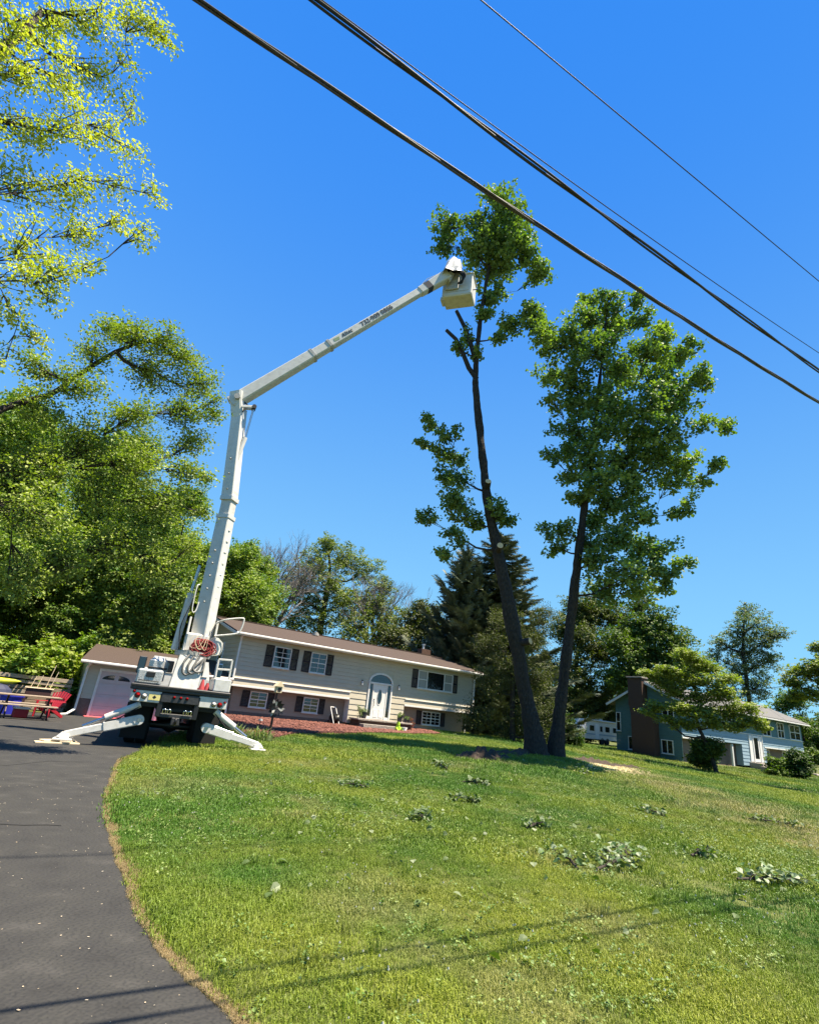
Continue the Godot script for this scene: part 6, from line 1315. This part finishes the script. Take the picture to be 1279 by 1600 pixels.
	for q in [["rhododendron", "large dark evergreen bush at the corner of the blue house", Vector3(36.5, 0, -18.4), 1.1, 1.9, dk, lt * 0.8, 11], ["rhododendron", "dark bush beside the far corner of the blue house", Vector3(47.5, 0, -17.2), 1.3, 1.9, dk * 0.8, md, 10], ["round_shrub", "round clipped green shrub beside the blue house steps", Vector3(46.2, 0, -18.5), 0.55, 1.0, md, lt, 6]]:
		var p := gp(q[2].x, q[2].z)
		broadleaf(q[0], q[1], straight_trunk(p, q[4] * 0.6, 0.05), clumps(p + Vector3(0, q[4] * 0.5, 0), q[3], q[4] * 0.4, q[7], 0.55, int(q[2].x * 10)), {"seed": int(q[2].x), "cat": "shrub", "ca": q[5], "cb": q[6], "mesh": flat, "dens": 50.0, "per": 6, "ls": 0.75, "from": 0.05, "y": p.y})
	# undergrowth behind the maples
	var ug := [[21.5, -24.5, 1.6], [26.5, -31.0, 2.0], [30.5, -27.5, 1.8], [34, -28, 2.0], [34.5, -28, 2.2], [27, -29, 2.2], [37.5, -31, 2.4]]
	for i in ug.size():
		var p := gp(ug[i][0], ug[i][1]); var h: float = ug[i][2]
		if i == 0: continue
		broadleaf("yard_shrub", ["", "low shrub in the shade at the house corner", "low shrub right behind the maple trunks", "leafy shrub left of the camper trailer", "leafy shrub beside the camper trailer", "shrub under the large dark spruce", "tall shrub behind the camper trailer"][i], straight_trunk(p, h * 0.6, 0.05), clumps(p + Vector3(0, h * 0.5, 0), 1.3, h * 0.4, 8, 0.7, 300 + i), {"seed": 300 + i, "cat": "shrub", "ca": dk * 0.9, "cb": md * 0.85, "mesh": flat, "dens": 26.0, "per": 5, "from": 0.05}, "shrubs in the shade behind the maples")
	for i in 7:
		var q: Array = [[72, -12, 7, 3.0], [78, -20, 9, 3.6], [84, -30, 10, 4.0], [92, -12, 11, 4.5], [100, -24, 12, 5.0], [86, -4, 8, 3.5], [70, -34, 9, 3.6]][i]
		var ba := Vector3(q[0], 0, q[1])
		broadleaf("distant_tree", ["low green tree just past the far corner of the blue house", "round green tree past the far end of the blue house", "broad green tree behind the far end of the blue house", "tall distant tree well past the blue house", "tallest distant tree far behind the blue house", "distant tree nearest the street past the blue house", "green tree close behind the far end of the grey roof"][i], straight_trunk(ba, q[2] * 0.8, 0.2), clumps(ba + Vector3(0, q[2] * 0.5, 0), q[3] * 0.9, q[2] * 0.44, 13, q[3] * 0.36, 500 + i), {"seed": 500 + i, "y": 0.0, "ca": dk * 1.4, "cb": lt, "mesh": bulk, "dens": 13.0, "pow": 1.5, "per": 5, "fuzz": 0.4, "from": 0.1}, "distant trees past the blue house")
	# far wood closing the view
	var fb := Buf.new(); var r := RandomNumberGenerator.new(); r.seed = 99
	for i in 12000:
		var u := r.randf()
		var x := lerpf(-45.0, 165.0, u)
		var top := 7.5 + 3.0 * fnl.get_noise_1d(x * 9.0) + 2.5 * fnl.get_noise_1d(x * 31.0)
		var y := top * pow(r.randf(), 0.75)
		fb.add((Basis(Vector3.UP, r.randf() * TAU) * Basis(Vector3.RIGHT, r.randf_range(-0.7, 0.7))).scaled(Vector3.ONE * r.randf_range(1.6, 2.6)), Vector3(x, y, -62.0 + r.randf_range(-5, 5) + 60.0 * pow(clampf((x - 70.0) / 95.0, 0, 1), 1.3)), dk.lerp(lt, r.randf() * r.randf()) * r.randf_range(0.8, 1.3))
	tag(multi(self, "far_wood", bulk, M.leaf, fb), "far green wood closing the view behind both gardens", "wood", "", "stuff")

func lawn_and_litter() -> void:
	var r := RandomNumberGenerator.new(); r.seed = 2
	var gn := Buf.new(); scatter(gn, 2.0, 7.5, 330.0, 1.0, r)
	var gm := Buf.new(); scatter(gm, 7.5, 16.0, 130.0, 1.25, r)
	var gf := Buf.new(); scatter(gf, 16.0, 32.0, 40.0, 1.7, r); scatter(gf, 32.0, 64.0, 6.0, 2.6, r)
	var gn_node := thing("lawn_grass", "short sunlit lawn grass with dry yellowish patches", "grass"); gn_node.set_meta("kind", "stuff")
	multi(gn_node, "near_blades", tuft(46, 0.11, 0.054, 0.005, 5, 0.9), M.grass, gn)
	multi(gn_node, "middle_blades", tuft(40, 0.14, 0.052, 0.007, 6, 0.9), M.grass, gm)
	multi(gn_node, "far_blades", tuft(34, 0.18, 0.06, 0.010, 7, 0.8), M.grass, gf)
	# dry grass along the asphalt
	var eb := Buf.new()
	for i in 5200:
		var z := -1.0 - 13.5 * r.randf()
		var wd := 0.5 + 1.6 * maxf(0.0, fnl.get_noise_1d(z * 160.0) + 0.25)
		var x := edge_x(z) + absf(r.randfn(0.0, 0.03)) * wd + 0.012 + 0.03 * fnl.get_noise_1d(z * 420.0)
		eb.add(Basis(Vector3.UP, r.randf() * TAU).scaled(Vector3(0.36, r.randf_range(0.25, 0.65), 0.36)), Vector3(x, maxf(hgt(x, z), 0.0), z), lin(0.44, 0.34, 0.18).lerp(lin(0.24, 0.17, 0.08), r.randf()))
	tag(multi(self, "dry_grass_edge", tuft(26, 0.10, 0.06, 0.006, 9, 1.4), M.grass, eb), "strip of dead straw coloured grass along the driveway edge", "grass", "", "stuff")
	# clover heads and pale specks in the lawn
	var cb := Buf.new()
	for i in 800:
		var x := 1.5 + 11.0 * r.randf(); var z := -2.4 - 9.0 * pow(r.randf(), 1.3)
		if blocked(x, z) or fnl.get_noise_2d(x * 25, z * 25) < -0.1: continue
		cb.add(Basis.IDENTITY.scaled(Vector3.ONE * r.randf_range(0.6, 1.2)), gp(x, z, 0.05), lin(0.60, 0.57, 0.44))
	tag(multi(self, "clover_heads", Geo.new().lathe([Vector2(0.002, -0.006), Vector2(0.008, 0), Vector2(0.005, 0.007), Vector2(0.001, 0.009)], Vector3.ZERO, 5).mesh(), M.tint, cb), "white clover heads scattered through the lawn", "clover", "", "stuff")
	# clover leaves and coarser tufts that break up the lawn
	var wl := Buf.new()
	for i in 9000:
		var x := 1.5 + 13.0 * r.randf(); var z := -2.4 - 11.0 * pow(r.randf(), 1.2)
		if blocked(x, z) or fnl.get_noise_2d(x * 30 + 50, z * 30) + r.randf_range(-0.5, 0.35) < 0.0: continue
		wl.add((Basis(Vector3.UP, r.randf() * TAU) * Basis(Vector3.RIGHT, r.randf_range(-0.3, 0.3))).scaled(Vector3.ONE * r.randf_range(0.4, 1.0)), gp(x, z, 0.038), lin(0.075, 0.15, 0.022).lerp(lin(0.21, 0.27, 0.065), pow(r.randf(), 1.6)))
	tag(multi(self, "clover_leaves", leaf_spray(9, 0.026, 0.055, 91, 1.0, 0.4), M.grass, wl), "low clover and broad weeds growing in the lawn", "clover", "", "stuff")
	var tb := Buf.new()
	for i in 1300:
		var x := 1.4 + 17.0 * r.randf(); var z := -2.3 - 15.0 * pow(r.randf(), 1.1)
		if blocked(x, z) or fnl.get_noise_2d(x * 60, z * 60 + 300) < -0.05: continue
		tb.add(Basis(Vector3.UP, r.randf() * TAU).scaled(Vector3(0.8, r.randf_range(0.8, 1.5), 0.8)), gp(x, z), lawn_tone(x, z, r) * r.randf_range(0.6, 1.1))
	tag(multi(self, "coarse_tufts", tuft(34, 0.07, 0.11, 0.006, 17, 1.2), M.grass, tb), "taller coarse grass tufts standing in the lawn", "grass", "", "stuff")
	# wood chips on the driveway, leaves on the lawn, saw dust by the maples
	var chip := Geo.new().rbox(Vector3(0, 0.004, 0), Vector3(0.022, 0.007, 0.011), 0.002).mesh()
	var wb := Buf.new()
	for i in 430:
		var z := -2.2 - 9.5 * pow(r.randf(), 1.2)
		var x := edge_x(z) - 0.05 - 2.6 * r.randf()
		wb.add(Basis(Vector3.UP, r.randf() * TAU).scaled(Vector3(1.3, 0.5, 0.8) * r.randf_range(0.15, 0.6) * (1.0 if r.randf() > 0.02 else 2.0)), Vector3(x, 0.004, z), lin(0.62, 0.56, 0.44).lerp(lin(0.5, 0.38, 0.24), r.randf()))
	tag(multi(self, "wood_chips", chip, M.tint, wb), "pale wood chips strewn over the driveway", "chips", "", "stuff")
	var sd := Buf.new()
	for i in 1700:
		var x := 19.6 + r.randfn(0, 1.1) ; var z := -13.4 + r.randfn(0, 0.45) - (x - 19.6) * 0.4
		sd.add(Basis(Vector3.UP, r.randf() * TAU).scaled(Vector3.ONE * r.randf_range(0.8, 2.6)), gp(x, z, 0.045), lin(0.72, 0.58, 0.32).lerp(lin(0.5, 0.38, 0.2), r.randf()))
	tag(multi(self, "sawdust", chip, M.tint, sd), "pale sawdust on the grass at the foot of the maples", "sawdust", "", "stuff")
	var lb := Buf.new()
	for i in 520:
		var x := 2.0 + 16.0 * r.randf(); var z := -3.0 - 11.0 * r.randf()
		if blocked(x, z) or x + z * 0.2 < 2.5 - 5.0 * r.randf(): continue
		lb.add((Basis(Vector3.UP, r.randf() * TAU) * Basis(Vector3.RIGHT, r.randf_range(-0.8, 0.8))).scaled(Vector3.ONE * r.randf_range(0.3, 0.75)), gp(x, z, 0.045), lin(0.08, 0.13, 0.03).lerp(lin(0.34, 0.38, 0.24), pow(r.randf(), 2.2)))
	tag(multi(self, "fallen_leaves", leaf_spray(1, 0.11, 0.0, 88, 0.9, 0.4), M.leaf, lb), "loose green leaves scattered over the lawn", "leaves", "", "stuff")
	# bark mulch lying on the bed
	var mb := Buf.new()
	for i in 9000:
		var x := 7.0 + 13.6 * r.randf()
		var z := lerpf(bed_front(x), -27.4, pow(r.randf(), 1.2))
		mb.add((Basis(Vector3.UP, r.randf() * TAU) * Basis(Vector3.RIGHT, r.randf_range(-0.5, 0.5))).scaled(Vector3.ONE * r.randf_range(1.5, 5.0)), gp(x, z, 0.05), lin(0.20, 0.07, 0.045).lerp(lin(0.10, 0.035, 0.024), r.randf()))
	tag(multi(self, "mulch_chips", chip, M.tint, mb), "red brown bark chips covering the bed before the house", "mulch", "", "stuff")
	# branches that came down
	fallen_branch(Vector3(6.85, 0, -4.75), 0.3, 1.3, 230, 0.085, 401, "largest pile of cut leafy branch with pale leaves on the lawn", true)
	fallen_branch(Vector3(6.1, 0, -4.9), 1.1, 0.6, 60, 0.08, 402, "small leafy cutting lying at the end of the largest pile", true)
	fallen_branch(Vector3(8.35, 0, -3.6), -0.4, 0.9, 120, 0.08, 403, "dark leafy branch lying on its own beyond the largest pile", true)
	var far := [[8.9, -4.7, 0.6, "leafy twig with a bare stick end between the two big piles"], [10.4, -12.7, 0.9, "leafy cutting in the shade left of the maple trunks"], [7.8, -8.7, 0.6, "leafy cutting in the middle of the lawn"], [5.8, -7.4, 0.5, "small cutting on the lawn toward the driveway"], [14.8, -6.2, 0.9, "leafy cutting on the dry patch of lawn"], [7.4, -6.6, 0.4, "tiny leafy cutting in the middle of the lawn"], [11.8, -7.2, 0.5, "small cutting beside the dry patch"], [6.2, -10.2, 0.5, "small cutting on the lawn near the truck"], [15.6, -11.8, 0.9, "leafy cutting below the sawdust"], [9.6, -10.4, 0.6, "leafy cutting between truck and maples"]]
	for i in far.size(): fallen_branch(Vector3(far[i][0], 0, far[i][1]), i * 1.3, far[i][2], int(75 * far[i][2]), 0.075, 420 + i, far[i][3])
	# dug soil round the maples
	for q in [[13.6, -14.4, 1.0, 0.34, "mound of dark soil left of the maple trunks"], [19.9, -14.5, 1.5, 0.24, "long mound of dark soil right of the maple trunks"], [22.4, -14.6, 1.1, 0.18, "low mound of dark soil beyond the sawdust"], [15.6, -14.9, 1.0, 0.2, "dark soil heaped against the leaning maple"]]:
		var g := Geo.new()
		var N := 34
		for j in N + 1: for i in N + 1:
			var u := i / float(N) * 2 - 1; var w := j / float(N) * 2 - 1
			var x: float = q[0] + u * q[2] * 1.3; var z: float = q[1] + w * q[2] * 0.6
			var y: float = maxf(0.0, 1.0 - u * u - w * w) * q[3] * 0.55 * (1.0 + 2.2 * fnl.get_noise_2d(x * 140, z * 140)) - 0.03
			g.v.append(Vector3(x - q[0], hgt(x, z) + y - hgt(q[0], q[1]), z - q[1])); g.n.append(Vector3.UP)
		for j in N: for i in N:
			var a := j * (N + 1) + i
			g.ix.append_array([a, a + 1, a + N + 1, a + 1, a + N + 2, a + N + 1])
		var st := SurfaceTool.new()
		st.create_from_arrays(g.mesh().surface_get_arrays(0)); st.generate_normals()
		var o := pm(self, "soil_mound", st.commit(), M.dirt)
		o.position = gp(q[0], q[1])
		tag(o, q[4], "soil", "soil mounds round the maples")

func _ready() -> void:
	var cam := Camera3D.new()
	cam.name = "camera"
	cam.fov = 88.585
	cam.position = Vector3(0, 1.6, 0)
	cam.basis = Basis.from_euler(Vector3(deg_to_rad(20.758), deg_to_rad(-33.462), deg_to_rad(6.383)))
	cam.near = 0.05; cam.far = 1000.0
	add_child(cam); cam.current = true
	var we := WorldEnvironment.new()
	we.name = "world_environment"
	var env := Environment.new()
	env.background_mode = Environment.BG_SKY
	var sky := Sky.new()
	var sm := ProceduralSkyMaterial.new()
	sm.sky_top_color = Color8(52, 136, 238); sm.sky_horizon_color = Color8(156, 224, 255)
	sm.sky_curve = 0.33; sm.sky_energy_multiplier = 1.0
	sm.ground_bottom_color = Color8(90, 96, 80); sm.ground_horizon_color = Color8(150, 190, 220)
	sm.sun_angle_max = 40.0; sm.sun_curve = 0.03
	sky.sky_material = sm
	env.sky = sky
	env.tonemap_mode = Environment.TONE_MAPPER_LINEAR
	env.background_energy_multiplier = 0.37
	env.tonemap_exposure = 2.9
	env.sdfgi_enabled = true; env.ssao_enabled = true; env.ssil_enabled = true
	we.environment = env
	add_child(we)
	var sun := DirectionalLight3D.new()
	sun.name = "sun"
	sun.light_energy = 1.6
	sun.light_color = Color(1.0, 0.945, 0.85)
	sun.light_angular_distance = 0.5
	sun.shadow_enabled = true
	sun.basis = Basis.looking_at(-SUN.normalized(), Vector3(0, 0, 1))
	add_child(sun)

	fnl.seed = 7; fnl.frequency = 0.01; fnl.fractal_octaves = 3
	materials()
	# ground, driveway, bed
	struct("ground", sheet(steps([-400, 40, -40, 4, -8, 1, 0, 0.12, 3, 0.3, 9, 0.6, 30, 2, 70, 10, 120, 40, 400]), steps([-400, 40, -80, 5, -40, 0.8, -20, 0.5, -12, 0.2, 0, 0.5, 4, 10, 40, 40, 400]), hgt), M.lawn)
	var zs := steps([-27.55, 0.5, -14, 0.2, 3.0, 1, 14])
	var dg := Geo.new()
	for i in zs.size() - 1:
		for k in 8:
			var q := []
			for e in [[i, k], [i, k + 1], [i + 1, k + 1], [i + 1, k]]:
				var z: float = zs[e[0]]
				var x1 := edge_x(z) + 0.02 * fnl.get_noise_1d(z * 300.0)
				q.append(Vector3(lerpf(-4.6, x1, e[1] / 8.0), 0.0, z))
			dg.quad(q[0], q[3], q[2], q[1])
	struct("driveway", dg, M.asphalt)
	var bg := Geo.new()
	var bxs := steps([6.9, 0.25, 20.6])
	for i in bxs.size() - 1:
		for k in 14:
			var q := []
			for e in [[i, k], [i, k + 1], [i + 1, k + 1], [i + 1, k]]:
				var x: float = bxs[e[0]]
				var z := lerpf(bed_front(x), -27.5, e[1] / 14.0)
				q.append(gp(x, z, 0.02 + (0.035 if e[1] > 0 else -0.03) + 0.03 * fnl.get_noise_2d(x * 90, z * 90)))
			bg.quad(q[0], q[3], q[2], q[1])
	struct("mulch_bed", bg, M.mulch)
	for q in [[[-1.6, -12.2], [-0.4, -12.5], [0.3, -12.3], [1.0, -13.0], [1.6, -13.1]], [[-3.0, -8.0], [-1.2, -7.6], [0.2, -7.9], [0.9, -7.7]]]:
		var g := Geo.new()
		for i in q.size() - 1:
			for k in 6:
				var a := Vector2(q[i][0], q[i][1]).lerp(Vector2(q[i + 1][0], q[i + 1][1]), k / 6.0); var c := Vector2(q[i][0], q[i][1]).lerp(Vector2(q[i + 1][0], q[i + 1][1]), (k + 1) / 6.0)
				a.y += 0.12 * fnl.get_noise_1d(a.x * 120.0); c.y += 0.12 * fnl.get_noise_1d(c.x * 120.0)
				g.quad(Vector3(a.x, 0.004, a.y + 0.012), Vector3(c.x, 0.004, c.y + 0.012), Vector3(c.x, 0.004, c.y - 0.012), Vector3(a.x, 0.004, a.y - 0.012))
		struct("asphalt_crack", g, M.rubber)
	main_house()
	garage()
	neighbour_house()
	truck()
	plants()
	garden_things()
	cable("thick twisted black cable lowest above the lawn", -2.3, 5.1, 0.004, -5.0, 0.0, 0.011, 3, M.cablegrey)
	cable("twisted black cable second above the lawn", -2.0, 5.25, 0.003, -5.0, 0.0, 0.0115, 2, M.cable)
	cable("thin grey wire close above the twisted cable", -3.9, 8.75, 0.0031, -8.0, 0.0, 0.008, 1, M.cable)
	cable("thin wire highest of all above the street", -3.5, 10.3, 0.0, 0.0, 0.105, 0.009, 1, M.cable)
	var sd := Geo.new()
	sd.tube([Vector3(66, 7.4, -30), Vector3(58, 7.6, -21), Vector3(50, 8.1, -12), Vector3(44, 8.7, -4)], [0.025, 0.025, 0.025, 0.025], 6)
	tag(part(self, "service_wire", sd, M.cable), "thin service wire running to the blue house from the street", "cable")
	lawn_and_litter()
